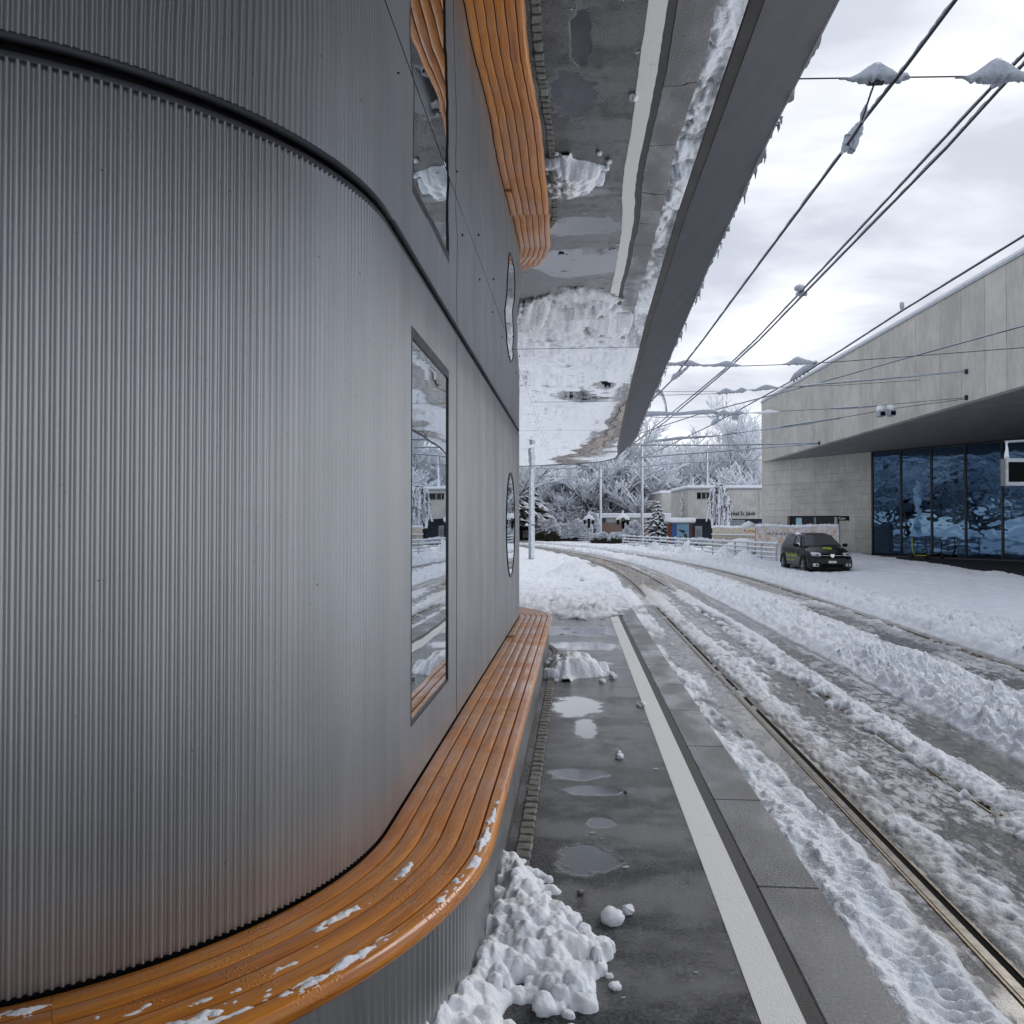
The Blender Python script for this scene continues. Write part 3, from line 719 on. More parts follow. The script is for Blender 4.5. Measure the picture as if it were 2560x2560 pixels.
for k in range(6):
    t0 = .012 + k * (PW + GAPW); t1 = t0 + PW if k < 5 else BW + .012
    for a, b in zip(cuts[:-1], cuts[1:]): plank(t0, t1, a + .0006, b - .0006, k == 5)
band(S0, S1, [(.0, BT - .034), (BW - .02, BT - .034)], .08).build('support_board', MAT['black'], bench)
# thin snow left on the bench
n_s, n_t = 620, 110
sg = np.linspace(-2.9, 1.05, n_s); tg = np.linspace(.02, BW + .004, n_t)
Sg, Tg = np.meshgrid(sg, tg, indexing='ij')
msk = np.full_like(Sg, -.16)
for (c, t_, ws, wt, a) in [(-2.6, .20, .6, .17, .36), (-2.15, .12, .42, .07, .34), (-2.25, .27, .34, .07, .42), (-1.7, .26, .3, .03, .24), (-1.9, .06, .5, .02, .26), (-1.35, .20, .25, .025, .18), (-1.95, .24, .12, .06, .30), (-2.3, .39, .3, .04, .30), (-1.75, .16, .2, .03, .16), (-1.62, .40, .16, .025, .26), (-1.85, .41, .2, .02, .2),
                           (-1.15, .35, .18, .035, .26), (-.95, .27, .2, .03, .10), (-.78, .40, .14, .025, .30), (-.35, .41, .12, .02, .24), (-.1, .405, .3, .022, .28), (-.5, .22, .1, .02, .18), (-.32, .2, .08, .02, .2), (-.62, .19, .12, .022, .22), (.25, .41, .2, .014, .2), (-1.4, .30, .25, .04, .10), (-2.5, .03, .5, .03, .22)]:
    msk = np.maximum(msk, a * np.exp(-((Sg - c) / ws) ** 2 - ((Tg - t_) / wt) ** 2) - .13)
nn = fbm(Sg * 16, Tg * 30, 4, 71) - .5; n3 = fbm(Sg * 70, Tg * 70, 2, 73) - .5
hh = np.clip((msk + nn * .42 * ss(msk, -.14, -.05) + n3 * .20 * ss(msk, -.14, -.05)), -.05, .25)
hz_ = BT - .003 + hh * .075
drop = np.clip(Tg - (BW - .018), 0, 1); hz_ = hz_ - drop ** 2 * 18
Pp = np.zeros((n_s, n_t, 3))
for i, s in enumerate(sg):
    (x0, y0), n = path(s, 0); Pp[i, :, 0] = x0 + n[0] * tg; Pp[i, :, 1] = y0 + n[1] * tg
Pp[:, :, 2] = hz_
kp = np.maximum(np.maximum(hh[:-1, :-1], hh[1:, 1:]), np.maximum(hh[:-1, 1:], hh[1:, :-1])) > .028
tag(grid_mesh('snow_patches', Pp, MAT['snow'], keep=kp), 'thin scattered patches of melting snow lying on the curved bench', 'snow', kind='stuff')

# ---------------------------------------------------------------- cobbles under the bench front
cb = MB().box((0, 0, 0), (.082, .094, .03), bev=.008).build('cobble', MAT['cobble'], plat, local=True); cme = [cb.data]
for k in range(3):
    c2 = cme[0].copy()
    for v_ in c2.vertices: v_.co += Vector((rng.uniform(-.004, .004), rng.uniform(-.004, .004), rng.uniform(-.003, .003)))
    cme.append(c2)
s = -1.55; first = True
while s < SL + .6:
    p, n = path(s, BW + .056); q = math.atan2(n[1], n[0])
    o = cb if first else bpy.data.objects.new('cobble', rng.choice(cme))
    if not first: scene.collection.objects.link(o); o.parent = plat
    first = False
    o.location = (p[0], p[1], .004 + rng.uniform(-.003, .003)); o.rotation_euler = (rng.uniform(-.03, .03), rng.uniform(-.03, .03), q + rng.uniform(-.05, .05))
    o.scale = (rng.uniform(.9, 1.05), rng.uniform(.88, 1.05), 1); s += (.1035 if 0 < s < SL else .083)

# ================================================================ roof
roof = empty('canopy_roof', (-1.5, 7, SOF), 0, 'flat canopy roof with mirror polished soffit and dark sloping edge', 'roof')
IN = [(-8, .50), (0, .44), (1.9, .411), (3.2, .405), (5.0, .428), (7.7, .50), (10.3, .575), (12.7, .65), (14.3, .735), (15.0, .72), (15.6, .56), (16.0, .34), (16.3, .02), (16.55, -.4), (16.8, -1.0), (17.0, -1.8)]
OUT = [(-8, .92), (0, .84), (1.9, .80), (3.2, .795), (5.0, .82), (7.7, .895), (10.3, .965), (12.7, 1.03), (14.5, 1.10), (15.7, 1.10), (16.3, .90), (16.7, .60), (17.0, .2), (17.2, -.35), (17.4, -1.0), (17.6, -1.8)]
def xin(Y): return float(np.interp(Y, [p[0] for p in IN], [p[1] for p in IN]))
rows = [-6.6, -4.18, -1.73, .72, 3.17, 5.62, 8.07, 10.52, 12.97, 15.42, 16.95]
XC = -.4485
def soffit(y0, y1, xa, xb, k):
    n = 22; P = np.zeros((n, n, 3)); r_ = np.random.RandomState(k + 50)
    nf = 1.0 if y1 < 6 else .22
    tx, ty = r_.uniform(-.003, .003) * nf, r_.uniform(-.004, .004) * nf; cv = r_.uniform(-.006, .006) * nf
    for i in range(n):
        y = y0 + .0008 + (y1 - y0 - .0016) * i / (n - 1)
        a = xa; b = (min(xb, xin(y)) if xb is not None else xin(y) + .0)
        b = max(b, a + .001)
        for j in range(n):
            x = a + .0008 + (b - a - .0016) * j / (n - 1); u_, v_ = (i / (n - 1) - .5), (j / (n - 1) - .5)
            P[i, j] = (x, y, SOF + tx * v_ * (b - a) + ty * u_ * (y1 - y0) + cv * (.25 - u_ * u_) * .6)
    o = grid_mesh('soffit_panel', P, MAT['mirror'], roof); return o
k = 0
for y0, y1 in zip(rows[:-1], rows[1:]):
    for (xa, xb) in ((-6.2, -3.35), (-3.35, XC), (XC, None)):
        if y1 > 16.5 and xa < -3: pass
        soffit(y0, y1, xa, xb, k); k += 1
# small screws beside the long soffit seam
ms = MB()
for y_ in np.arange(.9, 15, .62):
    for x_ in (XC - .035, XC + .035): MB().tube([(x_, y_, SOF + .004), (x_, y_, SOF - .004)], .0035, 8).build('screw', MAT['black'], roof)
def resample(pts, ycuts):
    return pts
yc = sorted(set([p[0] for p in IN] + rows))
def seg_strip(A, B, za, zb, name, mat, splits=True):
    """strip between polylines A and B of equal length, split at the roof joints"""
    m = MB()
    pa = []; 
    cur = MB(); out = []
    for (a1, b1), (a2, b2) in zip(list(zip(A, B))[:-1], list(zip(A, B))[1:]):
        cur.add([(a1[1], a1[0], za), (b1[1], b1[0], zb), (b2[1], b2[0], zb), (a2[1], a2[0], za)], [(0, 1, 2, 3)])
    return cur.build(name, mat, roof)
tI = np.linspace(0, 1, len(IN))
def split_pts(y0, y1):
    ys_i = [p[0] for p in IN]; idx = np.arange(len(IN)); t0, t1 = np.interp([y0, y1], ys_i, idx)
    ts = [t0] + [float(i) for i in idx if t0 + .02 < i < t1 - .02] + [t1]
    f = lambda arr, t: (float(np.interp(t, idx, [p[0] for p in arr])), float(np.interp(t, idx, [p[1] for p in arr])))
    return [f(IN, t) for t in ts], [f(OUT, t) for t in ts]
ZO = 3.30
for y0, y1 in zip(rows[:-1], rows[1:] ):
    A, B = split_pts(y0 + .001, y1 - .001)
    A2 = [(a[0] + .0, a[1] + .034) for a in A]
    for q in range(len(A)):                                # inner lip follows the edge
        if A[q][0] > 15.3: A2[q] = (A[q][0] + .03, A[q][1] + .018)
    seg_strip(A2, B, SOF + .012, ZO, 'fascia_panel', MAT['fascia'])
    # lip with a dark gap
    seg_strip(A, A2, SOF - .006, SOF - .004, 'edge_lip', MAT['lip'])
    seg_strip([(a[0], a[1]) for a in A], [(a[0], a[1]) for a in A], SOF + .02, SOF - .006, 'lip_return', MAT['fascia'])
    A3 = [(a[0] + (.006 if a[0] > 15.3 else 0), a[1] + .008) for a in A2]
    seg_strip(A2, A2, SOF - .006, SOF + .014, 'lip_return', MAT['black'])
    seg_strip(B, [(b[0] + .004, b[1] + .012) for b in B], ZO + .001, ZO + .012, 'drip_edge', MAT['black'])
top = [(p[1], p[0]) for p in OUT] + [(-7, 17.7), (-7, -8)]
MB().prism(top, ZO + .013, ZO + .05).build('roof_deck', MAT['fascia'], roof)
# snow on the roof, ragged rim and icicles
Yr = np.linspace(-6, 16.5, 1500)
ox = np.interp(Yr, [p[0] for p in OUT], [p[1] for p in OUT]); rag = fbm(Yr * 9, Yr * 0, 4, 81); rag2 = fbm(Yr * 2.3, Yr * 0 + 4, 3, 83)
prof = [(-.5, ZO + .16), (-.2, ZO + .15), (-.03, ZO + .12)]
P = np.zeros((len(Yr), 7, 3))
ov = .004 + .028 * np.clip(rag - .45, 0, 1) * 2 + .008 * rag2
for j, (dx, zz) in enumerate([(-.55, .17), (-.2, .16), (-.02, .13), (0, .09), (0, .035), (-.005, .0), (-.03, .012)]):
    lump = 1 + .35 * (rag - .5)
    xx = ox + dx + (ov if j >= 2 and j < 6 else 0) * (1.0 if j != 2 else .6)
    zz_ = ZO + zz * (lump if j < 4 else 1) - (.03 * np.clip(rag - .45, 0, 1) * 2 if j == 5 else 0)
    P[:, j] = np.stack([xx, Yr, zz_ + Yr * 0], -1)
tag(grid_mesh('roof_snow', P, MAT['snow']), 'ragged rim of snow resting on the outer edge of the canopy roof', 'snow')
ic = MB(); rI = random.Random(11)
for i in range(60):
    y_ = rI.uniform(2.0, 16.0); x_ = float(np.interp(y_, [p[0] for p in OUT], [p[1] for p in OUT])) + .02; L = rI.choice([.01, .01, .015, .02, .03, .05])
    ic.tube([(x_, y_, ZO + .02), (x_ + rI.uniform(-.002, .002), y_, ZO + .02 - L * .5), (x_ + rI.uniform(-.003, .003), y_ + rI.uniform(-.003, .003), ZO - L)], [rI.uniform(.006, .011), rI.uniform(.003, .006), .0015], 6)
tag(ic.build('icicles', MAT['ice']), 'row of small icicles and ice crumbs hanging from the canopy edge', 'icicles', kind='stuff')
# ================================================================ shovelled snow heaps
def heap(name, poly, hmax, res, seed, label, wall=None, z0=0.0, clumps=1.0, rr=(.025, .075)):
    poly = np.array(poly); r_ = np.random.RandomState(seed)
    x0, y0 = poly.min(0) - .08; x1, y1 = poly.max(0) + .08
    xs, ys = np.arange(x0, x1, res), np.arange(y0, y1, res); X, Y = np.meshgrid(xs, ys)
    def sdist(px, py):
        ins = np.zeros(px.shape, bool); d = np.full(px.shape, 9e9); n = len(poly)
        for i in range(n):
            ax, ay = poly[i]; bx, by = poly[(i + 1) % n]
            t = np.clip(((px - ax) * (bx - ax) + (py - ay) * (by - ay)) / ((bx - ax) ** 2 + (by - ay) ** 2), 0, 1)
            d = np.minimum(d, np.hypot(px - ax - t * (bx - ax), py - ay - t * (by - ay)))
            c = ((ay > py) != (by > py)) & (px < (bx - ax) * (py - ay) / (by - ay + 1e-12) + ax); ins ^= c
        return np.where(ins, d, -d)
    wob = .05 * (fbm(X * 6, Y * 6, 3, seed) - .5) * 2
    D = sdist(X, Y) + wob
    if wall is not None: D = np.maximum(D, np.where(D > -.02, wall(X, Y), -1))
    H = hmax * (1 - np.exp(-np.clip(D, 0, 9) / (hmax * .5))) * (.58 + .35 * fbm(X * 3.2, Y * 3.2, 3, seed + 4) + .16 * fbm(X * 9, Y * 9, 3, seed + 5, .5))
    H = np.where(D > 0, H, -.05)
    C1 = chunks(X, Y, 1 / (rr[1] * 1.15), seed + 2); C2 = chunks(X, Y, 1 / (rr[1] * .5), seed + 3)
    H = np.where(D > 0, np.maximum(H, .006), H) + np.where(H > .02, (C1 * .040 + C2 * .010) * min(1.4, hmax / .15) * np.clip(H / .06, 0, 1), 0)
    for _ in range(3):
        Hp = np.pad(H, 1, mode='edge'); Hb = (Hp[1:-1, 1:-1] * 2 + Hp[:-2, 1:-1] + Hp[2:, 1:-1] + Hp[1:-1, :-2] + Hp[1:-1, 2:]) / 6; H = np.where(D > .012, Hb, H)
    n = int(len(poly) * 9 * clumps)
    for i in range(n):
        for _ in range(30):
            px, py = r_.uniform(x0, x1), r_.uniform(y0, y1); dd = float(sdist(np.array([px]), np.array([py]))[0])
            if dd > -.03: break
        if dd < -.03 or dd > .07: continue
        rad = r_.uniform(rr[0], rr[1]) ** 1 * (.85 if dd < .10 else .7); hc = hmax * (1 - math.exp(-max(dd, 0) / (hmax * .55))) * r_.uniform(.55, .95) - rad * .35
        ex = r_.uniform(.8, 1.3); q = r_.uniform(0, 3.14); dx = (X - px) * math.cos(q) + (Y - py) * math.sin(q); dy = -(X - px) * math.sin(q) + (Y - py) * math.cos(q)
        k = 1 - np.abs(dx / (rad * ex)) ** 2.6 - np.abs(dy / (rad / ex)) ** 2.6 - 1.1 * (fbm(X * 20, Y * 20, 3, seed + i, .65) - .5)
        H = np.where(k > 0, np.maximum(H, hc + rad * np.sqrt(np.clip(k, 0, 1))), H)
    H = H + np.where(H > 0, .010 * (billow(X * 13, Y * 13, 3, seed + 7) - .5) + .006 * (fbm(X * 55, Y * 55, 2, seed + 9) - .5), 0)
    keep = np.maximum(np.maximum(H[:-1, :-1], H[1:, 1:]), np.maximum(H[:-1, 1:], H[1:, :-1])) > -.02
    o = grid_mesh(name, np.stack([X, Y, H + z0], -1), MAT['snow'], keep=keep)
    return tag(o, label, 'snow pile')
def clump(name, p, r, seed, label, mat='snow', sq=.75):
    rc = random.Random(seed); import bmesh
    bm = bmesh.new(); bmesh.ops.create_icosphere(bm, subdivisions=3, radius=r)
    ox = rc.uniform(0, 50)
    for v in bm.verts:
        k = 1 + .85 * (float(fbm(v.co.x / r * 1.1 + ox, v.co.y / r * 1.1 + v.co.z / r * .9, 3, seed)) - .5) + .3 * (float(vn(v.co.x / r * 3 + ox, v.co.z / r * 3 + v.co.y / r * 2, seed + 3)) - .5)
        v.co = Vector((v.co.x * k * rc.uniform(.995, 1.005), v.co.y * k, v.co.z * k * sq))
    me = bpy.data.meshes.new(name); bm.to_mesh(me); bm.free(); me.polygons.foreach_set('use_smooth', [True] * len(me.polygons)); me.materials.append(MAT[mat])
    o = bpy.data.objects.new(name, me); scene.collection.objects.link(o); o.location = (p[0], p[1], p[2] + r * sq * .55); o.rotation_euler = (0, 0, rc.uniform(0, 6))
    return tag(o, label, 'snow clump', 'loose snow clumps on the platform')
heap('snow_pile', [(-.41, 4.08), (-.30, 4.02), (-.25, 3.93), (-.14, 3.84), (-.155, 3.64), (-.07, 3.53), (.03, 3.40), (.06, 3.30), (.17, 3.18), (.135, 3.08), (.05, 3.02), (.04, 2.86), (-.03, 2.82), (-.20, 2.97), (-.24, 2.82), (-.27, 2.70), (-.34, 2.5), (-.5, 2.3), (-.78, 2.25), (-.66, 2.62), (-.53, 2.86), (-.44, 3.2), (-.40, 3.6)],
     .150, .0052, 3, 'big shovelled snow pile at the foot of the curved bench, nearest the camera', clumps=1.15, rr=(.018, .055))
heap('snow_pile', [(-.36, 8.88), (-.1, 8.8), (.12, 8.92), (.36, 9.1), (.30, 9.45), (.12, 9.7), (-.1, 9.85), (-.36, 9.9)], .31, .010, 8, 'second snow pile farther along the platform, leaning on the straight bench', clumps=1.1, rr=(.05, .11))
CL = [((.155, 3.47), .050, 'pair of snow lumps right of the near pile, larger one'), ((.225, 3.56), .030, 'small snow lump behind the pair at the near pile'),
      ((-.115, 2.83), .046, 'rounded snow lump at the front corner of the near pile'), ((-.03, 2.92), .038, 'snow lump resting between the near pile and its rounded front lump'), ((-.02, 2.70), .028, 'tiny snow lump in front of the near pile'),
      ((.02, 3.73), .016, 'grey ice nugget beside the puddle in front of the near pile'), ((.14, 2.98), .022, 'crumb of snow at the right tip of the near pile'),
      ((.41, 8.93), .045, 'snow lump at the right toe of the far pile'), ((.28, 8.7), .035, 'small snow lump in front of the far pile'), ((-.22, 8.72), .03, 'snow crumb in front of the far pile by the bench'),
      ((.31, 6.0), .022, 'slush nugget standing in the middle of the platform'), ((.315, 5.9), .028, 'lower slush nugget in the middle of the platform'), ((.61, 7.6), .04, 'melting slush lump lying on the white line'),
      ((.31, 5.15), .012, 'black grit crumb near the long puddle')]
for i, ((x, y), r_, lab) in enumerate(CL): clump('snow_lump', (x, y, 0), r_, 40 + i, lab, 'snow' if r_ > .018 else 'cobble')
# flat slush scraps on platform and kerb
rs = random.Random(21); sc_ = MB()
import bmesh
for i in range(46):
    if i < 20: x, y = rs.uniform(-.25, 1.1), rs.uniform(12.2, 15.0)
    elif i < 28: x, y = rs.uniform(.86, 1.1), rs.uniform(5, 12)
    else: x, y = rs.uniform(.0, .62), rs.uniform(2.9, 3.3) if i < 30 else rs.uniform(4, 12)
    r_ = rs.uniform(.006, .018) * (2.6 if y > 12 else 1); n = 9; pts = []
    for k in range(n): q = 2 * math.pi * k / n; w = r_ * rs.uniform(.5, 1.2); pts.append((x + w * 1.5 * math.cos(q), y + w * math.sin(q), .0035))
    b = len(sc_.v); sc_.add(pts + [(x, y, .004 + r_ * .3)], [(k, (k + 1) % n, n) for k in range(n)], True)
tag(sc_.build('slush_scraps', m_snow('grey_slush') if False else MAT['ice']), 'scraps of grey slush scattered over platform and kerb', kind='stuff')
# fallen leaves on cobbles
for i, (x, y, q) in enumerate([(-.33, 4.63, .3), (-.36, 4.9, 2), (-.31, 5.15, 1), (-.30, 5.6, .5), (-.325, 6.9, 1.2)]):
    m = MB(); m.add([(-.022, 0, 0), (0, -.008, .005), (.024, 0, .002), (0, .009, .006)], [(0, 1, 2, 3)]); m.tube([(-.022, 0, 0), (-.04, .004, .004)], .0012, 4)
    o = m.build('fallen_leaf', MAT['leafb']); o.location = (x, y, .023); o.rotation_euler = (0.1, 0, q)
    tag(o, ['nearest brown leaf lying on the cobbles by the bench', 'second brown leaf on the cobble strip from the near pile', 'third brown leaf on the cobble strip', 'fourth brown leaf on the cobble strip', 'farthest brown leaf on the cobble strip'][i], 'leaf', 'fallen leaves on the cobbles')
# little drain lid / leaf on the bench near its far end
m = MB().box((WX + .05, 8.65, BT + .014), (.075, .05, .012), rz=.3); tag(m.build('bark_chip', MAT['leafb']), 'small brown chip lying on the bench against the wall near the round window', 'bark chip')

# ================================================================ swimming hall on the right
def cw(lat, D, z=0): p = EYE + RGT * lat + FWD * D; return Vector((p.x, p.y, z))
C0 = cw(16.25, 52.0)                      # far left corner
G0 = at_d(2180, 1312, 44.7); G0.z = 0     # start of the glass
gdir = (G0 - C0); gdir.z = 0; gdir.normalize(); gn = Vector((-gdir.y, gdir.x, 0))
if gn.dot(EYE - C0) < 0: gn = -gn
ZS, ZR = 1.7 + 4.08, 1.7 + 7.93
fdir = Vector((.036, -.9993, 0)).normalized(); fn = Vector((-1, -.036, 0)).normalized()
hall = empty('swimming_hall', (C0.x, C0.y, 0), 0, 'large pale concrete hall with overhanging upper storey and dark blue glass front', 'building')
Mf = Matrix((( fdir.x, fn.x, 0, 0), (fdir.y, fn.y, 0, 0), (0, 0, 1, 0), (0, 0, 0, 1)))
L = 0; ri = random.Random(4); ws = []
while L < 34: w = ri.choice([.95, 1.2, 1.45, 1.45, 1.9, 2.4]); ws.append((L, w)); L += w
for (l, w) in ws:
    c = C0 + fdir * (l + w / 2) - fn * .15
    MB().box((c.x, c.y, (ZS + ZR) / 2), (w - .02, .3, ZR - ZS), M=Matrix.Rotation(math.atan2(fdir.y, fdir.x), 4, 'Z')).build('concrete_panel', MAT['conc'], hall)
c = C0 + fdir * 17 - fn * .42
MB().box((c.x, c.y, (ZS + ZR) / 2), (34, .2, ZR - ZS - .1), M=Matrix.Rotation(math.atan2(fdir.y, fdir.x), 4, 'Z')).build('backing_wall', MAT['dark'], hall)
# soffit and roof as one wedge
E1 = C0 + fdir * 34; E2 = C0 + gdir * 30 + gn * -2; E3 = E1 + Vector((20, 0, 0))
poly = [(C0.x + .02, C0.y), (E1.x + .02, E1.y), (E3.x, E3.y), (E2.x + 12, E2.y), (C0.x + 12, C0.y + 4), (C0.x + .4, C0.y + .2)]
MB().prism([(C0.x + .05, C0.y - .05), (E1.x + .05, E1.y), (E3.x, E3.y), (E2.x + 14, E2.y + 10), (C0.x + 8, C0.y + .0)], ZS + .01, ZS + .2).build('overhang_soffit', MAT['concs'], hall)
MB().prism([(C0.x - .05, C0.y + .05), (E1.x - .05, E1.y), (E3.x, E3.y), (E2.x + 14, E2.y + 10), (C0.x + 8, C0.y + .1)], ZR + .002, ZR + .09).build('roof_edge', MAT['steel'], hall)
MB().prism([(C0.x + .02, C0.y), (E1.x + .02, E1.y), (E3.x, E3.y), (E2.x + 14, E2.y + 10), (C0.x + 8, C0.y + .0)], ZR + .095, ZR + .22).build('roof_snow', MAT['snow'], hall)
# side wall at the corner
MB().box((C0.x + 4.2, C0.y + .18, (ZS + ZR) / 2), (8, .25, ZR - ZS)).build('side_wall', MAT['conc'], hall)
# lower board marked wall
lw = (G0 - C0).length
angg = math.atan2(gdir.y, gdir.x); Mg = Matrix.Rotation(angg, 4, 'Z')
def gbox(mb, l0, l1, z0, z1, o0, o1):
    c = C0 + gdir * ((l0 + l1) / 2) + gn * ((o0 + o1) / 2); mb.box((c.x, c.y, (z0 + z1) / 2), (l1 - l0, abs(o1 - o0), z1 - z0), M=Mg); return mb
def gl(px, py): p = at_plane(px, py, C0, gn); return (p - C0).dot(gdir), p.z
(sx0, sz0), (sx1, sz1), (sx2, _) = gl(1968, 1290), gl(2098, 1309), gl(2098, 1300)
kz0, kz1 = sz1 - .9, sz0
def lw_panel(l0, l1, z0, z1): gbox(MB(), l0 + .006, l1 - .006, z0 + .004, z1 - .004, -.3, 0).build('board_marked_panel', MAT['concb'], hall)
cuts_ = [0, 1.9, 4.2, lw]
cs = [0, sx0, (sx0 + sx1) / 2, sx1, lw]
for a, b in zip([0, sx0 * .5, sx0], [sx0 * .5, sx0, sx0]): 
    if b - a > .05:
        lw_panel(a, b, 0, kz1); 
lw_panel(sx0, sx1, 0, kz0)
lw_panel(sx1, (sx1 + lw) / 2, 0, kz1); lw_panel((sx1 + lw) / 2, lw, 0, kz1)
for a, b in zip([0, lw * .3, lw * .52, lw * .78], [lw * .3, lw * .52, lw * .78, lw]): lw_panel(a, b, kz1, (kz1 + ZS) / 2 + .2); lw_panel(a, b, (kz1 + ZS) / 2 + .2, ZS)
ks = gbox(MB(), sx0, sx1, kz0, kz1, -.28, -.24).build('ticket_window', MAT['dark'], hall)
gbox(MB(), sx0 + .5, sx0 + .95, kz1 - .75, kz1 - .12, -.235, -.225).build('notice_sheet', MAT['cyan'], ks)
gbox(MB(), sx0 + 1.9, sx0 + 2.05, kz0, kz1 - .1, -.235, -.22).build('window_post', MAT['shut'], ks)
gbox(MB(), sx0 + 3.4, sx0 + 3.6, kz0, kz1 - .1, -.235, -.22).build('window_post', MAT['cream'], ks)
(bx0, bz0), (bx1, bz1) = gl(2097, 1290), gl(2123, 1301)
sgn = gbox(MB(), bx0, bx1, bz1, bz0, .0, .08).build('ticket_sign', MAT['black'], hall, 'black box sign reading Kasse in white')
def text_obj(name, body, size, loc, rot, mat, parent=None, ext=.01, align='LEFT', sx=1.0, sp=1.0):
    cu = bpy.data.curves.new(name, 'FONT'); cu.body = body; cu.size = size; cu.extrude = ext; cu.align_x = align; cu.space_character = sp; cu.resolution_u = 2
    o = bpy.data.objects.new(name + '_tmp', cu); scene.collection.objects.link(o)
    dg = bpy.context.evaluated_depsgraph_get(); me = bpy.data.meshes.new_from_object(o.evaluated_get(dg)); bpy.data.objects.remove(o)
    me.materials.clear(); me.materials.append(mat); o = bpy.data.objects.new(name, me); scene.collection.objects.link(o)
    o.matrix_basis = Matrix.Translation(Vector(loc)) @ rot @ Matrix.Diagonal((sx, 1, 1, 1))
    if parent is not None: o.parent = parent; o.matrix_parent_inverse = world_of(parent).inverted()
    return o
def face_rot(right, normal):
    r = Vector(right).normalized(); n = Vector(normal).normalized(); u = n.cross(r)
    return Matrix(((r.x, u.x, n.x, 0), (r.y, u.y, n.y, 0), (r.z, u.z, n.z, 0), (0, 0, 0, 1)))
p = C0 + gdir * (bx0 + .06) + gn * .085; text_obj('sign_lettering', 'Kasse', (bz0 - bz1) * .85, (p.x, p.y, bz1 + (bz0 - bz1) * .22), face_rot(gdir, gn), MAT['white'], sgn, .004, sx=.95)
# glass front
ml = [gl(x, 1312)[0] for x in (2182, 2253.6, 2330, 2415, 2507, 2610, 2730, 2870)]
GH = ZS
gf = gbox(MB(), lw, ml[-1] + .3, 0, GH, -.5, -.4).build('interior_wall', MAT['dark'], hall)
for i, l in enumerate(ml):
    gbox(MB(), l - .05, l + .05, .0, GH, -.06, .05).build('mullion', MAT['frame'], hall)
for a, b in zip(ml[:-1], ml[1:]):
    gbox(MB(), a + .05, b - .05, .06, GH - .12, -.02, .0).build('glass_pane', MAT['glassf'], hall)
gbox(MB(), ml[0] - .05, ml[-1], GH - .12, GH, -.05, .04).build('head_rail', MAT['frame'], hall)
gbox(MB(), ml[0] - .05, ml[-1], 0, .06, -.05, .03).build('sill_rail', MAT['frame'], hall)
# wall brackets for span wires
def on_facade(px, py): return at_plane(px, py, C0, fn)
for (px, py) in [(2419, 994), (2419, 929), (2050, 1108)]:
    q = on_facade(px, py); MB().box((q.x - .04, q.y, q.z), (.10, .06, .16)).build('wire_bracket', MAT['wire'], hall)

# ---------------------------------------------------------------- scooters
def scooter(px, py, D, mt, lab, lean, fl=1):
    g = at_plane(px, py, C0, gn) + gn * .55; g.z = -.03
    r = empty('electric_scooter', g, math.atan2(gdir.y, gdir.x), lab, 'scooter', 'scooters parked before the glass')
    r.rotation_euler = (0, 0, math.atan2(gdir.y, gdir.x))
    MB().box((.1, 0, .14), (.62, .13, .04), bev=.015).build('deck', mt, r, local=True)
    MB().tube([(-.30 * fl, 0, .16), (-.42 * fl, 0, .5), (-.52 * fl * lean, 0, 1.08)], [.03, .025, .02], 8).build('stem', mt, r, local=True)
    MB().tube([(-.52 * fl * lean, -.22, 1.10), (-.52 * fl * lean, .22, 1.10)], .018, 8).build('handlebar', MAT['black'], r, local=True)
    for x in (-.42 * fl, .48 * fl):
        MB().tube([(x, -.03, .11), (x, .03, .11)], .11, 16).build('wheel', MAT['tyre'], r, local=True)
    MB().box((.46 * fl, 0, .24), (.2, .08, .02)).build('mudguard', mt, r, local=True)
scooter(2316, 1388, 42.2, MAT['yellow'], 'lime green electric scooter before the blue glass', .8)
scooter(2352, 1388, 42.0, MAT['black'], 'black electric scooter right of the lime green one', .7, -1)

# ================================================================ display board at the right edge
dp = at_d(2514.7, 1146, 20.0); pxm = 20.0 / 2000
db = empty('display_board', (dp.x, dp.y, dp.z), YAW, 'grey framed information screen with snow on top at the right edge', 'display')
W_, H_ = 1.6, 68 * pxm
MB().box((W_ / 2, .12, -H_ / 2), (W_, .2, H_)).build('housing', MAT['lip'], db, local=True)
fr = MB(); fr.box((W_ / 2, .0, -.045), (W_, .04, .09)); fr.box((W_ / 2, 0, -H_ + .045), (W_, .04, .09)); fr.box((.025, 0, -H_ / 2), (.05, .04, H_ - .18)); fr.box((W_ - .025, 0, -H_ / 2), (.05, .04, H_ - .18))
fr.build('front_frame', MAT['steel'], db, local=True)
MB().box((W_ / 2, .0, -H_ / 2), (W_ - .1, .02, H_ - .18)).build('screen', MAT['screen'], db, local=True)
MB().tube([(.06, .05, 0), (.06, .05, .42)], .018, 8).build('hanger', MAT['wire'], db, local=True)
MB().tube([(.055, .05, 0), (.05, .05, .1), (.06, .05, .25), (.05, .05, .36), (.065, .05, .42)], [.06, .05, .03, .02, .035], 8).build('snow_cap', MAT['snow'], db, local=True)
MB().tube([(1.5, .12, -dp.z + ROAD), (1.5, .12, .9)], .07, 12).build('post', MAT['mast'], db, local=True)
MB().tube([(.02, .05, .42), (1.5, .12, .5)], .03, 8).build('top_arm', MAT['mast'], db, local=True)

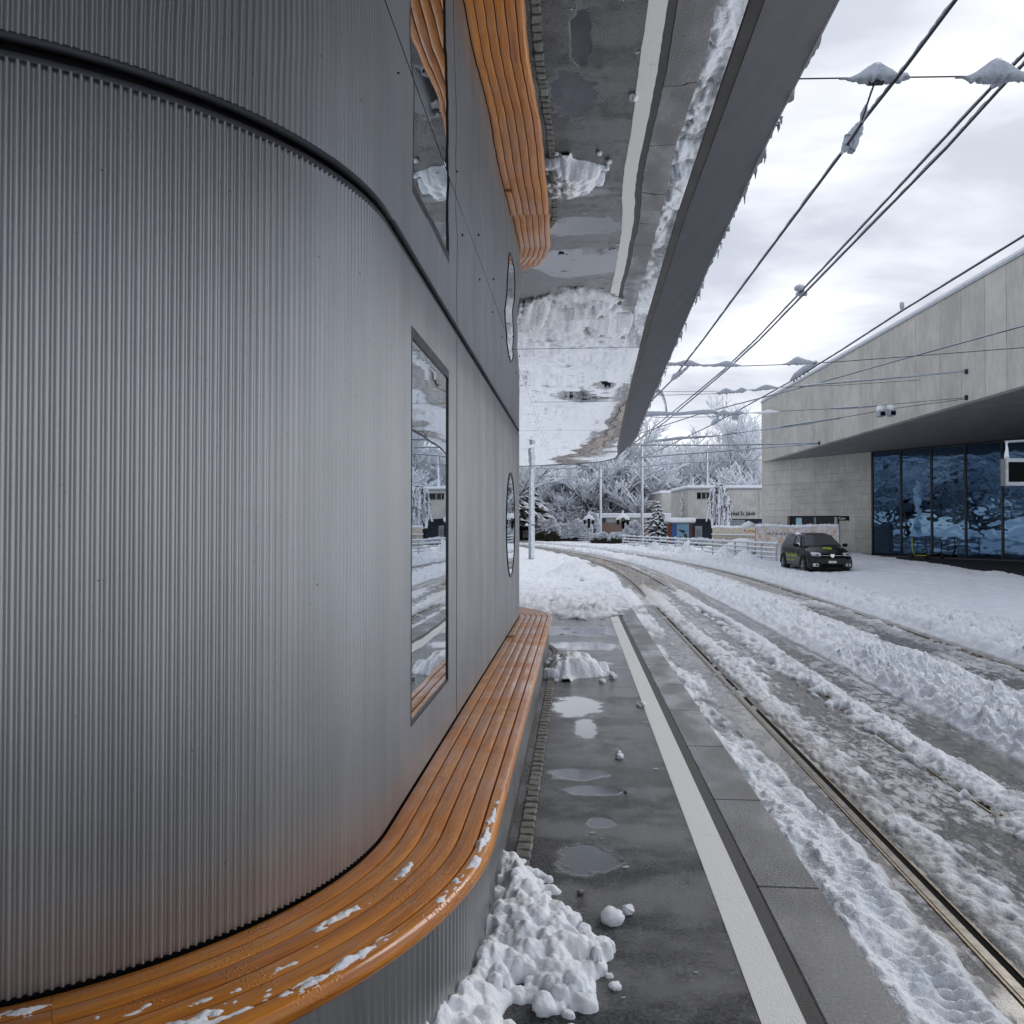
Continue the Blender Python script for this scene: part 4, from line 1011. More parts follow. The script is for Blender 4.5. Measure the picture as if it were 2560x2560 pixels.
# ================================================================ overhead wires
rw_ = random.Random(9)
def lumpy(pts, r, sub=14, amp=.5):
    out = []; rr = []
    for a, b in zip(pts[:-1], pts[1:]):
        for k in range(sub): t = k / sub; out.append(a.lerp(b, t)); rr.append(r * (1 + amp * rw_.uniform(-.5, .8)))
    out.append(pts[-1]); rr.append(r); return out, rr
def wire(name, pts, r, lab, cat, group=None, snow=0.0, mat='wire'):
    o = MB().tube(pts, r, 6).build(name, MAT[mat]); tag(o, lab, cat, group)
    if snow:
        q, rr = lumpy([p + Vector((0, 0, r * .8 + snow * .5)) for p in pts], snow, 16, .7)
        MB().tube(q, rr, 6).build('snow_line', MAT['ice'], o)
    return o
def mound(o, p0, p1, h, wd, n=22, seed=0, droop=.25, mat='ice', prof=None):
    """snow cap riding on a wire between two points"""
    r_ = random.Random(seed); mb = MB(); m = 10; vs = []; fs = []; ax = (p1 - p0); L_ = ax.length; ax.normalize(); side = ax.cross(Vector((0, 0, 1))).normalized()
    f = [r_.uniform(.75, 1.2) for _ in range(n + 1)]
    for i in range(n + 1):
        t = i / n; c = p0.lerp(p1, t)
        hh_ = prof(t) if prof else math.sin(math.pi * t) ** 1.3
        hh_ = max(hh_, .02) * h * (1 + .12 * (f[i] - 1)); w_ = wd * (max(hh_ / h, .05)) ** .6; dr_ = droop * h * (r_.uniform(.2, 1) if .1 < t < .9 else 0)
        for k in range(m):
            q = 2 * math.pi * k / m; z = math.sin(q); vs.append(c + side * (math.cos(q) * w_ / 2) + Vector((0, 0, (hh_ * z if z > 0 else dr_ * z))))
    for i in range(n):
        for k in range(m): fs.append((i * m + k, i * m + (k + 1) % m, (i + 1) * m + (k + 1) % m, (i + 1) * m + k))
    fs += [tuple(range(m))[::-1], tuple(n * m + k for k in range(m))]
    mb.add(vs, fs, True); return mb.build('snow_cap', MAT[mat], o)
ZW = 5.4
w1 = wire('contact_wire', [at_z(x, y, ZW) for x, y in [(2520, -170), (2390, 0), (2262, 171), (2159.6, 300.6), (2105, 382.6), (1900, 657.6), (1757.9, 850), (1677.6, 953.5), (1615.5, 1015.6), (1560, 1075)]], .013, 'snow crusted contact wire over the near track, leftmost of the overhead wires', 'overhead wire', 'contact wires over the tracks', .014)
w2 = wire('contact_wire', [at_z(x, y, 6.1) for x, y in [(2650, 36), (2560, 136.6), (2477, 222), (2070.8, 657.6), (1888.6, 850), (1807, 927.6), (1659.5, 1049), (1600, 1096), (1540, 1138)]], .013, 'upper wire of the snow crusted pair crossing the sky', 'overhead wire', 'contact wires over the tracks', .013)
w3 = wire('contact_wire', [at_z(x, y, 6.05) for x, y in [(2650, 60), (2560, 160.5), (2497.8, 225.5), (2368, 369), (2086, 657.6), (1899, 850), (1817.4, 925), (1664.7, 1054), (1600, 1099), (1545, 1138)]], .013, 'lower wire of the snow crusted pair crossing the sky', 'overhead wire', 'contact wires over the tracks', .015)
w4 = wire('contact_wire', [at_z(x, y, 6.3) for x, y in [(2720, 490), (2560, 590), (2251, 780), (2100, 878), (1973, 956), (1879, 1008), (1778.6, 1063), (1677.6, 1111), (1600, 1148)]], .016, 'contact wire over the far track passing just above the hall roof', 'overhead wire', 'contact wires over the tracks', .012)
w5 = wire('feeder_wire', [at_d(1600, 1084, 40), at_d(1750, 1035, 34), at_d(1990, 973, 28), at_d(2100, 943, 25), at_d(2250, 900, 22), at_d(2560, 815, 17), at_d(2700, 778, 15)], .012, 'thin slack wire sloping across the concrete hall front', 'overhead wire', None, .016)
# first span wire with two big snow caps
D1 = 6.65
s1w = wire('span_wire', [at_d(1500, 200, D1), at_d(1989, 197, D1), at_d(2560, 189, D1), at_d(2900, 183, D1)], .006, 'nearest span wire carrying two hood shaped snow caps high in the sky', 'span wire', 'span wires across the tracks')
def gauss2(c, w, c2=None, w2=1, a2=0): return lambda t: math.exp(-((t - c) / w) ** 2) + (a2 * math.exp(-((t - c2) / w2) ** 2) if c2 is not None else 0)
mound(s1w, at_d(2098, 198, D1), at_d(2275, 196, D1), .135, .16, 30, 1, .35, prof=gauss2(.54, .26, .93, .05, .28))
mound(s1w, at_d(2388, 195, D1), at_d(2590, 191, D1), .155, .17, 30, 2, .35, prof=gauss2(.52, .25, .9, .06, .2))
h = MB(); h.box(at_d(2190, 203, D1), (.12, .05, .05)); h.build('clamp', MAT['wire'], s1w)
hg = wire('hanger_rod', [at_d(2188, 205, D1), at_d(2178, 232, D1 + .05), at_d(2155, 300, D1 + .3)], .007, 'short iced hanger between nearest span wire and near contact wire', 'hanger', None, .008)
m = MB(); m.tube([at_d(2166, 262, D1 + .2), at_d(2159, 285, D1 + .28), at_d(2154, 306, D1 + .32)], [.012, .03, .014], 8); m.build('snow_cap', MAT['ice'], hg)
def icesleeve(o, pxs, D, rs_, seed=3):
    p0_ = [at_d(x, y, D) for x, y in pxs]; k_ = np.linspace(0, len(p0_) - 1, 6 * len(p0_)); i_ = np.arange(len(p0_))
    pts = [Vector([float(np.interp(q, i_, [p[a] for p in p0_])) for a in range(3)]) for q in k_]; rs_ = [float(np.interp(q, i_, rs_)) * rw_.uniform(.75, 1.25) for q in k_]
    MB().tube(pts, rs_, 8).build('ice_sleeve', MAT['ice'], o)
icesleeve(w1, [(2150, 305), (2135, 325), (2122, 345), (2115, 368), (2103, 385)], 7.75, [.012, .035, .045, .04, .012])
icesleeve(w1, [(2158, 299), (2147, 330), (2128, 378), (2118, 382)], 7.8, [.01, .04, .03, .008])
cl = MB(); cl.tube([at_d(2478, 218, 7.7), at_d(2508, 195, 7.6), at_d(2540, 190, 7.5)], [.025, .05, .03], 8); cl.build('ice_sleeve', MAT['ice'], w3)
clump_n = at_z(2001, 733, 6.1); m = MB(); m.tube([clump_n + Vector((-.10, -.1, .06)), clump_n + Vector((0, 0, .10)), clump_n + Vector((.06, .1, .03))], [.05, .085, .04], 10); m.box(clump_n + Vector((0.02, 0, -.02)), (.2, .06, .06)); m.build('clamp_with_snow', MAT['ice'], w2)
# 2nd span
D2 = 18.4
s2w = wire('span_wire', [at_d(1500, 898, D2), at_d(1660, 905, D2), at_d(1730, 913, D2), at_d(1860, 915, D2), at_d(2000, 910, D2), at_d(2100, 904, D2), at_d(2250, 893, D2), at_d(2560, 869, D2)], .009, 'second span wire, thick with snow beside the canopy edge', 'span wire', 'span wires across the tracks')
mound(s2w, at_d(1655, 912, D2), at_d(1760, 913, D2), .125, .12, 20, 5, .3, prof=gauss2(.62, .24, .05, .3, .6))
mound(s2w, at_d(1740, 914, D2), at_d(1860, 915, D2), .11, .12, 20, 6, .3, prof=gauss2(.66, .2, .2, .4, .3))
mound(s2w, at_d(1955, 911, D2), at_d(2042, 907, D2), .17, .14, 20, 7, .3, prof=gauss2(.45, .25, .8, .15, .3))
icesleeve(s2w, [(1721, 917), (1700, 933), (1688, 940), (1678, 952)], D2, [.02, .05, .07, .02])
# section insulator with snow on the far wire
si = MB(); si.tube([at_z(1977, 950, 6.42), at_z(1990, 938, 6.48), at_z(2010, 925, 6.5), at_z(2032, 912, 6.48), at_z(2040, 905, 6.4)], [.03, .09, .12, .11, .04], 10); si.build('snow_cap', MAT['ice'], w4)
si = MB()
for (x, y) in [(1985, 955), (1992, 950), (2000, 945), (2010, 938), (2020, 932)]: p_ = at_z(x, y, 6.3); si.tube([p_, p_ + Vector((0, 0, .13))], .02, 6)
si.build('insulator_rods', MAT['wire'], w4)
p_ = at_z(2255, 772, 6.36); m = MB(); m.tube([p_ + Vector((0, 0, -.05)), p_ + Vector((0, 0, .05)), p_ + Vector((0, 0, .12)), p_ + Vector((0, 0, .15))], [.02, .05, .05, .02], 8); m.build('snow_blob', MAT['ice'], w4)
# 3rd span: two thin lines with dark crust
D3 = 22.
s3w = wire('span_wire', [at_d(1560, 984, D3), at_d(1660, 988, D3), at_d(1800, 984, D3), at_d(1870, 975, D3), at_d(1960, 968, D3), at_d(2100, 963, D3), at_d(2300, 950, D3)], .007, 'third span wire with a dark crusted double snow cap', 'span wire', 'span wires across the tracks')
mound(s3w, at_d(1790, 984, D3), at_d(1870, 976, D3), .13, .12, 18, 8, .5, prof=gauss2(.3, .2, .8, .15, .8))
mound(s3w, at_d(1875, 977, D3), at_d(1955, 969, D3), .13, .12, 18, 9, .3, prof=gauss2(.5, .3))
wire('span_wire', [at_d(1560, 979, D3 + 1), at_d(1780, 979, D3 + 1), at_d(1830, 981, D3)], .006, 'thin upper line joining the third span wire from the left', 'span wire', 'span wires across the tracks')
wire('hanger_rod', [at_d(1806, 985, D3), at_d(1808, 1023, D3)], .004, 'left one of two thin vertical hangers below the third span wire', 'hanger')
wire('hanger_rod', [at_d(1818, 985, D3), at_d(1816, 1023, D3)], .004, 'right one of two thin vertical hangers below the third span wire', 'hanger')
# 4th span: thick beam
D4 = 27.
fac = lambda px, py: on_facade(px, py) + Vector((-.06, 0, 0))
s4w = wire('span_wire', [at_d(1560, 1036, D4), at_d(1655, 1044, D4), at_d(1780, 1042, D4), at_d(1900, 1030, D4), at_d(2000, 1026, D4 + 1), at_d(2150, 1018, D4 + 2), fac(2419, 994)], .009, 'fourth span wire running to the upper wall bracket of the hall', 'span wire', 'span wires across the tracks')
mound(s4w, at_d(1590, 1039, D4), at_d(1795, 1033, D4), .15, .14, 26, 11, .3, prof=lambda t: .75 + .2 * math.sin(9 * t) if .03 < t < .97 else .2)
mound(s4w, at_d(1785, 1036, D4), at_d(1865, 1034, D4), .15, .14, 20, 12, .4, prof=gauss2(.3, .2, .75, .18, .9))
mound(s4w, at_d(1878, 1034, D4), at_d(1950, 1030, D4), .10, .12, 16, 13, .3, 'snow', prof=gauss2(.6, .3))
icesleeve(s4w, [(1794, 1035), (1795, 1046), (1788, 1054), (1778, 1062)], D4, [.06, .03, .10, .03])
icesleeve(s4w, [(1812, 1040), (1805, 1048), (1790, 1055)], D4, [.04, .03, .05])
bx = MB(); q = at_d(1838, 1043, D4); bx.box(q, (.2, .1, .16), M=Matrix.Rotation(YAW, 4, 'Z')); bx.build('hanging_box', MAT['mast'], s4w)
icesleeve(s4w, [(2060, 1022.5), (2110, 1020), (2190, 1016)], D4 + 2, [.02, .05, .02])
# long iced bar from left pole to bracket with two cameras
s5 = wire('span_wire', [at_d(1560, 1112, 34), at_d(1800, 1089, 33), at_d(1907, 1074, 32), at_d(2100, 1045, 31), at_d(2230, 1022, 30), fac(2419, 997)], .011, 'long span wire holding two snow hooded cameras before the hall', 'span wire', 'span wires across the tracks')
icesleeve(s5, [(1620, 1103), (1700, 1095), (1790, 1090)], 33.3, [.03, .06, .03]); icesleeve(s5, [(1900, 1075), (1990, 1062), (2100, 1045)], 31.8, [.03, .07, .03]); mound(s5, at_d(1808, 1088, 33), at_d(1850, 1082, 33), .12, .12, 10, 3)
for i, (x, y) in enumerate([(2201, 1031), (2227, 1029)]):
    q = at_d(x, y, 30); cm = empty('hanging_camera', q, 0, ['left camera box under a snow hood hanging before the hall', 'right camera box with dark front hanging before the hall'][i], 'camera', 'cameras hanging on a span wire')
    MB().box((0, 0, -.05), (.26, .34, .24), bev=.03).build('housing', MAT['mast'], cm, local=True); MB().box((.03, -.175, -.07), (.18, .01, .15)).build('front_glass', MAT['screen'], cm, local=True)
    MB().tube([(0, .15, .10), (0, 0, .15), (0, -.18, .12)], [.10, .15, .09], 10).build('snow_cap', MAT['snow'], cm, local=True)
    MB().tube([(0, 0, .1), (0, 0, .26)], .02, 6).build('hanger', MAT['wire'], cm, local=True)
wire('span_wire', [at_d(2000, 968, 25), at_d(2057, 961, 25.5), at_d(2250, 945, 27), fac(2419, 929)], .010, 'snow lined span wire ending at the topmost wall bracket', 'span wire', 'span wires across the tracks', .03)
wire('span_wire', [at_d(1560, 1113, 40), at_d(1760, 1114, 42), at_d(1907, 1112, 44), fac(2050, 1108)], .016, 'level span wire ending at the lower left wall bracket', 'span wire', 'span wires across the tracks', .03)
wire('span_wire', [at_d(1560, 1148, 42), at_d(1700, 1137, 43), at_d(1830, 1127, 45), fac(2046, 1110)], .014, 'lower snowy span wire joining the lower left bracket', 'span wire', 'span wires across the tracks', .035)
wire('span_wire', [at_d(1340, 1172, 55), at_d(1560, 1172, 55), at_d(1700, 1158, 56), at_d(1905, 1150, 58)], .014, 'faint far span wire before the snowy trees', 'span wire', 'span wires across the tracks', .035)
wire('span_wire', [at_d(1340, 1190, 60), at_d(1500, 1196, 60), at_d(1560, 1192, 60)], .014, 'faint far span wire low between the two tram masts', 'span wire', 'span wires across the tracks', .03)
# gooseneck arch beside the canopy
gp = [(1560, 972), (1600, 976), (1620, 972), (1640, 974), (1655, 985), (1663, 1005), (1667, 1035)]
ga = MB().tube([at_d(x, y, 27) for x, y in gp], .035, 8).build('curved_bracket_arm', MAT['mast']); tag(ga, 'pale curved arm arching down beside the canopy edge', 'bracket arm')
MB().tube([at_d(x, y + 6, 27) for x, y in gp], [.03] * 7, 8).build('lower_tube', MAT['snow'], ga)
MB().tube([at_d(x, y - 4, 27) for x, y in gp[:-1]], [.05, .055, .06, .05, .04, .02], 8).build('snow_cap', MAT['ice'], ga)
# ================================================================ masts and signals
def mast(px, pyb, D, h, r, lab, snow=True):
    b = at_d(px, 1312, D); b.z = ROAD
    o = empty('tram_mast', b, YAW, lab, 'mast', 'tram masts')
    MB().tube([(0, 0, 0), (0, 0, h)], [r, r * .8], 14).build('pole', MAT['mast'], o, local=True)
    if snow:
        n = 40; vs = []; fs = []; r_ = random.Random(int(px))
        for i in range(n + 1):
            z = .1 + (h - .2) * i / n; rr = r * (1 - .2 * z / h) + .025; c_ = r_.uniform(-.15, .15)
            for k in range(7): q = -math.pi * .48 + c_ + k * (math.pi * .98 / 6) - .2; vs.append((math.cos(q) * rr, math.sin(q) * rr, z))
        for i in range(n):
            for k in range(6): fs.append((i * 7 + k, i * 7 + k + 1, (i + 1) * 7 + k + 1, (i + 1) * 7 + k))
        m = MB(); m.add(vs, fs, True); m.build('wind_blown_snow', MAT['snow'], o, local=True)
    return o
m1 = mast(1328.5, 1400, 44.8, 5.2, .17, 'thick grey tram mast plastered with snow, left of the trees and nearest')
MB().tube([(0, 0, 1.9), (0, 0, 2.02)], .19, 14).build('collar', MAT['mast'], m1, local=True)
MB().tube([(-.17, -.05, 1.95), (-.3, -.05, 2.0), (-.24, -.05, 2.12)], [.06, .1, .05], 8).build('snow_lump', MAT['snow'], m1, local=True)
mast(1605, 1347, 84, 10.3, .16, 'tall slim tram mast rising above the conifer')
m2 = mast(1501, 1350, 95, 9, .15, 'slim tram mast behind the red brick pavilion, half hidden by canopy')
mast(1768, 1240, 100, 11.2, .14, 'thin tram mast standing up behind the flat roofed pool building')
def signal(px, D, pole, head, lab, front=True):
    b = at_d(px, 1312, D); b.z = ROAD; pxm = D / 2000
    o = empty('tram_signal', b, YAW, lab, 'signal', 'tram signals by the fences')
    MB().tube([(0, 0, 0), (0, 0, head)], pole, 10).build('pole', MAT['mast'], o, local=True)
    hb = MB().box((0, -.1, head + .35), (.26, .2, .95), bev=.04).build('signal_head', MAT['black'], o, local=True)
    if front:
        for i, z in enumerate((.62, .35, .08)):
            MB().tube([(0, -.2, head + z), (0, -.215, head + z)], .10, 14).build('lens', MAT['amber'] if i == 0 else MAT['screen'], hb, local=True)
            v = MB(); v.tube([(0, -.2, head + z + .02), (0, -.36, head + z + .05)], .125, 12, cap=False); v.build('visor', MAT['black'], hb, local=True)
    for sx in (-1, 1):
        MB().box((sx * .42, .0, head + .45 - .15 * (sx > 0) * 0), (.24, .34, .42), bev=.05).build('side_head', MAT['black'], o, local=True)
        MB().tube([(sx * .12, 0, head + .4), (sx * .42, 0, head + .4)], .03, 6).build('bracket', MAT['black'], o, local=True)
    MB().tube([(-.55, 0, head + .66), (-.3, 0, head + .86), (0, 0, head + 1.0), (.3, 0, head + .84), (.58, 0, head + .66)], [.08, .2, .26, .2, .09], 10).build('snow_cap', MAT['snow'], o, local=True)
    MB().box((0, -.01, head + 1.25), (.14, .14, .5), bev=.06).build('snow_peak', MAT['snow'], o, local=True)
signal(1557, 70, .07, 1.75, 'tram signal showing a lime lens, on the right pole by the brick pavilion')
signal(1472, 82, .07, 1.8, 'tram signal seen from behind on the left pole', False)

# ================================================================ railings
def railing(A, B, n, lab, rails_=4, h=1.0, end=True):
    A = Vector(A); B = Vector(B); d = B - A; L_ = d.length; rz = math.atan2(d.y, d.x)
    o = empty('street_railing', A, rz, lab, 'railing', 'grey street railings')
    pm = None; cap = None
    for i in range(n + 1):
        x = L_ * i / n
        if pm is None:
            a = MB().box((0, 0, h / 2), (.07, .07, h)).build('post', MAT['steel'], o, local=True); c = MB().tube([(0, 0, h), (0, 0, h + .05), (0, 0, h + .13)], [.075, .085, .03], 8).build('snow_cap', MAT['snow'], o, local=True); pm, cap = a.data, c.data
        else:
            a = bpy.data.objects.new('post', pm); scene.collection.objects.link(a); a.parent = o; a.location = (x, 0, 0)
            c = bpy.data.objects.new('snow_cap', cap); scene.collection.objects.link(c); c.parent = o; c.location = (x, 0, random.uniform(-.03, .02))
    for k in range(rails_):
        z = h * (.28 + .70 * k / (rails_ - 1))
        MB().box((L_ / 2, 0, z), (L_, .04, .05 if k < rails_ - 1 else .06)).build('rail', MAT['steel'], o, local=True)
        MB().box((L_ / 2, .0, z + .06), (L_, .05, .07)).build('rail_snow', MAT['snow'], o, local=True)
    return o
FA = at_d(1941, 1312, 40); FA.z = -.25; FB = at_d(1557, 1312, 68.5); FB.z = ROAD
railing(FA, FB, 17, 'long grey railing with snow capped posts running right towards the black car')
FC = at_d(1474, 1312, 85); FC.z = ROAD; FD = at_d(1270, 1312, 128); FD.z = ROAD
railing(FC, FD, 26, 'far railing on the left curving street, behind the thick tram mast', 4)

# ================================================================ far buildings
def facing(px0, D, name, lab, cat='building'):
    b = at_d(px0, 1312, D); b.z = ROAD; return empty(name, b, YAW, lab, cat)
def pz(py, D): return (1312 - py) * D / 2000 + 1.7 - ROAD
def pw(a, D): return a * D / 2000
# flat roofed pool building with lettering
D = 76; pb = facing(1720, D, 'pool_building', 'pale flat roofed pool building with lettering and snow on its roof')
Wd = pw(187, D) + .25; zt, zb = pz(1224, D), pz(1297, D)
def lbox(nm, mt, x0, x1, y0, y1, z0, z1, par, lab=None, bev=0): return MB().box(((x0 + x1) / 2, (y0 + y1) / 2, (z0 + z1) / 2), (x1 - x0, y1 - y0, z1 - z0), bev=bev).build(nm, mt, par, lab, local=True)
wx0, wx1, wz0, wz1 = pw(22, D), pw(60, D), pz(1249, D), pz(1230, D)
lbox('wall', MAT['concp'], 0, wx0, 0, 8, zb, zt, pb); lbox('wall', MAT['concp'], wx1, Wd - .62, 0, 8, zb, zt, pb); lbox('wall', MAT['concp'], Wd - .6, Wd + .4, -.03, 8, zb, zt, pb)
lbox('wall', MAT['concp'], wx0, wx1, .002, 8, zb, wz0, pb); lbox('wall', MAT['concp'], wx0, wx1, .002, 8, wz1, zt, pb)
wo = lbox('window', MAT['cream'], wx0, wx1, .28, .34, wz0, wz1, pb)
for i in range(3):
    a = wx0 + .12 + i * (wx1 - wx0 - .1) / 3; lbox('pane', MAT['screen' if i == 0 else 'carglass'], a, a + (wx1 - wx0 - .1) / 3 - .12, .24, .275, wz0 + .1, wz1 - .08, wo)
lbox('roof_edge', MAT['shut'], -.05, Wd + .42, -.08, 8, zt, zt + .10, pb); lbox('roof_snow', MAT['snow'], -.12, Wd + .45, -.12, 8, zt + .102, zt + .42, pb, bev=.12)
lbox('ground_floor_wall', MAT['navy'], .1, Wd + .4, 1.5, 1.7, 0, zb, pb)
sh = lbox('roller_shutter', MAT['shut'], pw(82, D), pw(152, D), 1.2, 1.45, 0, zb - .08, pb)
for i in range(6): lbox('shutter_slat', MAT['steel'], pw(82, D) + .02, pw(152, D) - .02, 1.17, 1.2, zb - .25 - i * .22, zb - .10 - i * .22, sh)
lbox('house_number_plate', MAT['blue'], pw(178, D), pw(185, D), .0, .04, zb - .62, zb - .28, pb)
bl = (Matrix.Translation(pb.location) @ Matrix.Rotation(YAW, 4, 'Z'))
q = bl @ Vector((pw(83, D), -.03, pz(1288.5, D))); tx_ = text_obj('wall_lettering', 'Gartenbad St. Jakob', .58, q, face_rot(RGT, -FWD), MAT['plate'], pb, .02)
wd_ = max(v.co.x for v in tx_.data.vertices)
for v in tx_.data.vertices: v.co.x *= pw(85, D) / wd_
# concrete wing behind
D = 100; cb_ = facing(1655, D, 'concrete_wing', 'grey concrete wing with a dark window strip behind the weeping tree')
lbox('wall', MAT['concp'], 0, pw(85, D), 0, 10, 0, pz(1233, D), cb_); lbox('window_strip', MAT['carglass'], pw(28, D), pw(80, D), -.03, -.01, pz(1261, D), pz(1250, D), cb_); lbox('roof_snow', MAT['snow'], -.2, pw(85, D), -.1, 10, pz(1233, D), pz(1226, D), cb_, bev=.1)
# red brick pavilion
D = 95; rb_ = facing(1487, D, 'brick_pavilion', 'low red brick pavilion with thick white flat roof and window strip')
lbox('wall', MAT['brick'], pw(8, D), pw(200, D), .5, 6, 0, pz(1307, D), rb_)
ws_ = lbox('window_strip', MAT['shut'], pw(8, D), pw(200, D), .6, 5.9, pz(1307, D) + .002, pz(1294, D), rb_)
for i in range(9): a = pw(10, D) + i * .98; lbox('pane', MAT['cream' if i % 3 else 'carglass'], a, a + .86, .56, .6, pz(1306, D), pz(1295.5, D), ws_)
lbox('roof', MAT['white'], 0, pw(206, D), 0, 7, pz(1294, D) + .002, pz(1288, D), rb_); lbox('roof_snow', MAT['snow'], -.05, pw(207, D), -.05, 7, pz(1288, D) + .002, pz(1283, D), rb_, bev=.1)
# kiosk with picture panel
D = 72; ki = facing(1676, D, 'kiosk', 'small kiosk under a thick snow slab with light blue painted panel')
lbox('roof', MAT['shut'], 0, pw(63, D), 0, 3, pz(1308, D), pz(1306, D), ki); lbox('roof_snow', MAT['snow'], -.05, pw(64, D), -.1, 3, pz(1306, D) + .002, pz(1294, D), ki, bev=.14)
lbox('back_wall', MAT['brick'], 0, pw(62, D), 1.2, 1.4, 0, pz(1308, D), ki); lbox('blue_post', MAT['blue'], pw(6, D), pw(16, D), .3, .5, 0, pz(1309, D), ki)
pn = lbox('picture_panel', MAT['sky'], pw(17, D), pw(48, D), .25, .32, .6, pz(1309, D), ki)
m = MB(); m.add([(pw(18, D), .245, 1.55), (pw(33, D), .245, 1.2), (pw(40, D), .245, 1.35), (pw(36, D), .245, 1.5)], [(0, 1, 2, 3)]); m.build('painted_shape', MAT['navy'], pn, local=True)
m = MB(); m.add([(pw(34, D), .243, .65), (pw(44, D), .243, .65), (pw(43, D), .243, 1.1), (pw(36, D), .243, 1.25)], [(0, 1, 2, 3)]); m.build('painted_shape', MAT['leaf'], pn, local=True)
m = MB(); m.add([(pw(20, D), .243, .65), (pw(30, D), .243, .65), (pw(28, D), .243, .95), (pw(23, D), .243, .9)], [(0, 1, 2, 3)]); m.build('painted_shape', MAT['blue'], pn, local=True)
D = 73; nb = facing(1738, D, 'notice_board', 'grey notice board with lines beside the kiosk', 'notice board'); lbox('board', MAT['shut'], 0, pw(17, D), 0, .1, .7, pz(1315, D), nb)
for i in range(4): lbox('printed_line', MAT['navy'], .1, .5, -.012, -.002, 1.0 + i * .14, 1.04 + i * .14, nb)
for x in (.03, .55): lbox('leg', MAT['shut'], x, x + .05, .02, .08, 0, .7, nb)
# low far slab left of the trees
D = 92; fb_ = facing(1378, D, 'low_canopy', 'small pale flat shelter between the dark bushes and the bare shrubs', 'shelter'); lbox('roof', MAT['white'], 0, 1.2, 0, 1.5, pz(1309, D), pz(1305, D), fb_); lbox('column', MAT['mast'], .0, .25, .3, .6, 0, pz(1276, D), fb_)

# hoarding and banner
def drape(name, px0, px1, py0, z1, D0, D1, mt, lab, cat, amp=.06, slats=0, seed=1, capn=True):
    a = at_d(px0, py0, D0); b = at_d(px1, py0, D1); zt_ = a.z; d = Vector((b.x - a.x, b.y - a.y, 0)); L_ = d.length; d.normalize(); nn_ = Vector((d.y, -d.x, 0))
    n, m = 90, 26; P = np.zeros((m, n, 3)); U, V = np.meshgrid(np.linspace(0, 1, n), np.linspace(0, 1, m))
    off = amp * (fbm(U * 9, V * 5 + U * 3, 4, seed) - .5) * 2 + amp * .6 * np.sin(V * 4 + U * 11 * fbm(U * 2, V, 2, seed + 3)) * (1 - V * .5)
    sag = .06 * np.sin(U * math.pi * 3) * (V > .9)
    P[..., 0] = a.x + d.x * L_ * U + nn_.x * off; P[..., 1] = a.y + d.y * L_ * U + nn_.y * off; P[..., 2] = z1 + (zt_ - z1) * V + sag
    r = empty(name, (a.x, a.y, z1), 0, lab, cat)
    grid_mesh('sheet', P, mt, r)
    for i in range(int(L_ / 2.4) + 2):
        p_ = a + d * min(L_, i * 2.4) - nn_ * .12; MB().tube([(p_.x, p_.y, ROAD), (p_.x, p_.y, zt_ + .05)], .025, 8).build('post', MAT['steel'], r)
    pts = []; rr = []; rq = random.Random(seed)
    for i in range(60): u_ = i / 59; p_ = a + d * L_ * u_; pts.append((p_.x, p_.y, zt_ + .03 + .03 * math.sin(u_ * 9.4))); rr.append(.075 + rq.uniform(-.02, .05))
    MB().tube(pts, rr, 8).build('snow_cap', MAT['snow'], r)
    return r, a, d, L_, zt_
r, a, d, L_, zt_ = drape('snowy_banner', 1889, 2098, 1316, -.1, 46.5, 44.0, MAT['net'], 'orange and white net banner plastered with wet snow behind the black car', 'banner', .09, seed=5)
mm = MB()
for (u0, v0, u1, v1) in [(0.02, .92, .17, .05), (.12, .85, .2, .2), (.35, .9, .28, .3), (.5, .95, .42, .45), (.97, .92, .8, .3), (.9, .95, .7, .5), (.62, .9, .72, .4), (.3, .6, .5, .35)]:
    p0 = a + d * L_ * u0; p1 = a + d * L_ * u1; nn_ = Vector((d.y, -d.x, 0)); o_ = nn_ * (.12 if nn_.dot(EYE - a) > 0 else -.12)
    mm.tube([(p0.x + o_.x, p0.y + o_.y, -.1 + (zt_ + .1) * v0), ((p0.x + p1.x) / 2 + o_.x, (p0.y + p1.y) / 2 + o_.y, -.1 + (zt_ + .1) * ((v0 + v1) / 2 - .06)), (p1.x + o_.x, p1.y + o_.y, -.1 + (zt_ + .1) * v1)], [.012, .022, .01], 5)
mm.build('orange_folds', MAT['orange'], r)
nn_ = Vector((d.y, -d.x, 0)); nn_ = nn_ if nn_.dot(EYE - a) > 0 else -nn_
mm = MB(); rq = random.Random(2); x_ = .8
while x_ < L_ * .8:
    w_ = rq.uniform(.08, .22); p0 = a + d * x_ + nn_ * .16; mm.box((p0.x, p0.y, zt_ - .42 + rq.uniform(-.02, .02)), (w_, .01, .12), rz=math.atan2(d.y, d.x)); x_ += w_ + rq.uniform(.03, .12)
mm.build('half_buried_lettering', MAT['shut'], r)
MB().tube([(a.x, a.y, zt_), (a.x - .01, a.y, zt_ - 1.5)], [.02, .05], 8).build('orange_strap', MAT['orange'], r)
r2, a2, d2, L2, zt2 = drape('fabric_hoarding', 1781, 1888, 1318, -.1, 60, 56, MAT['fabric'], 'cream fabric hoarding with snow rim left of the orange banner', 'hoarding', .03, seed=9)
nn2 = Vector((d2.y, -d2.x, 0)); nn2 = nn2 if nn2.dot(EYE - a2) > 0 else -nn2
for z_ in (.45, 1.0): p0 = a2 + nn2 * .05; p1 = a2 + d2 * L2 + nn2 * .05; MB().tube([(p0.x, p0.y, z_), (p1.x, p1.y, z_)], .05, 6).build('snow_ledge', MAT['snow'], r2)
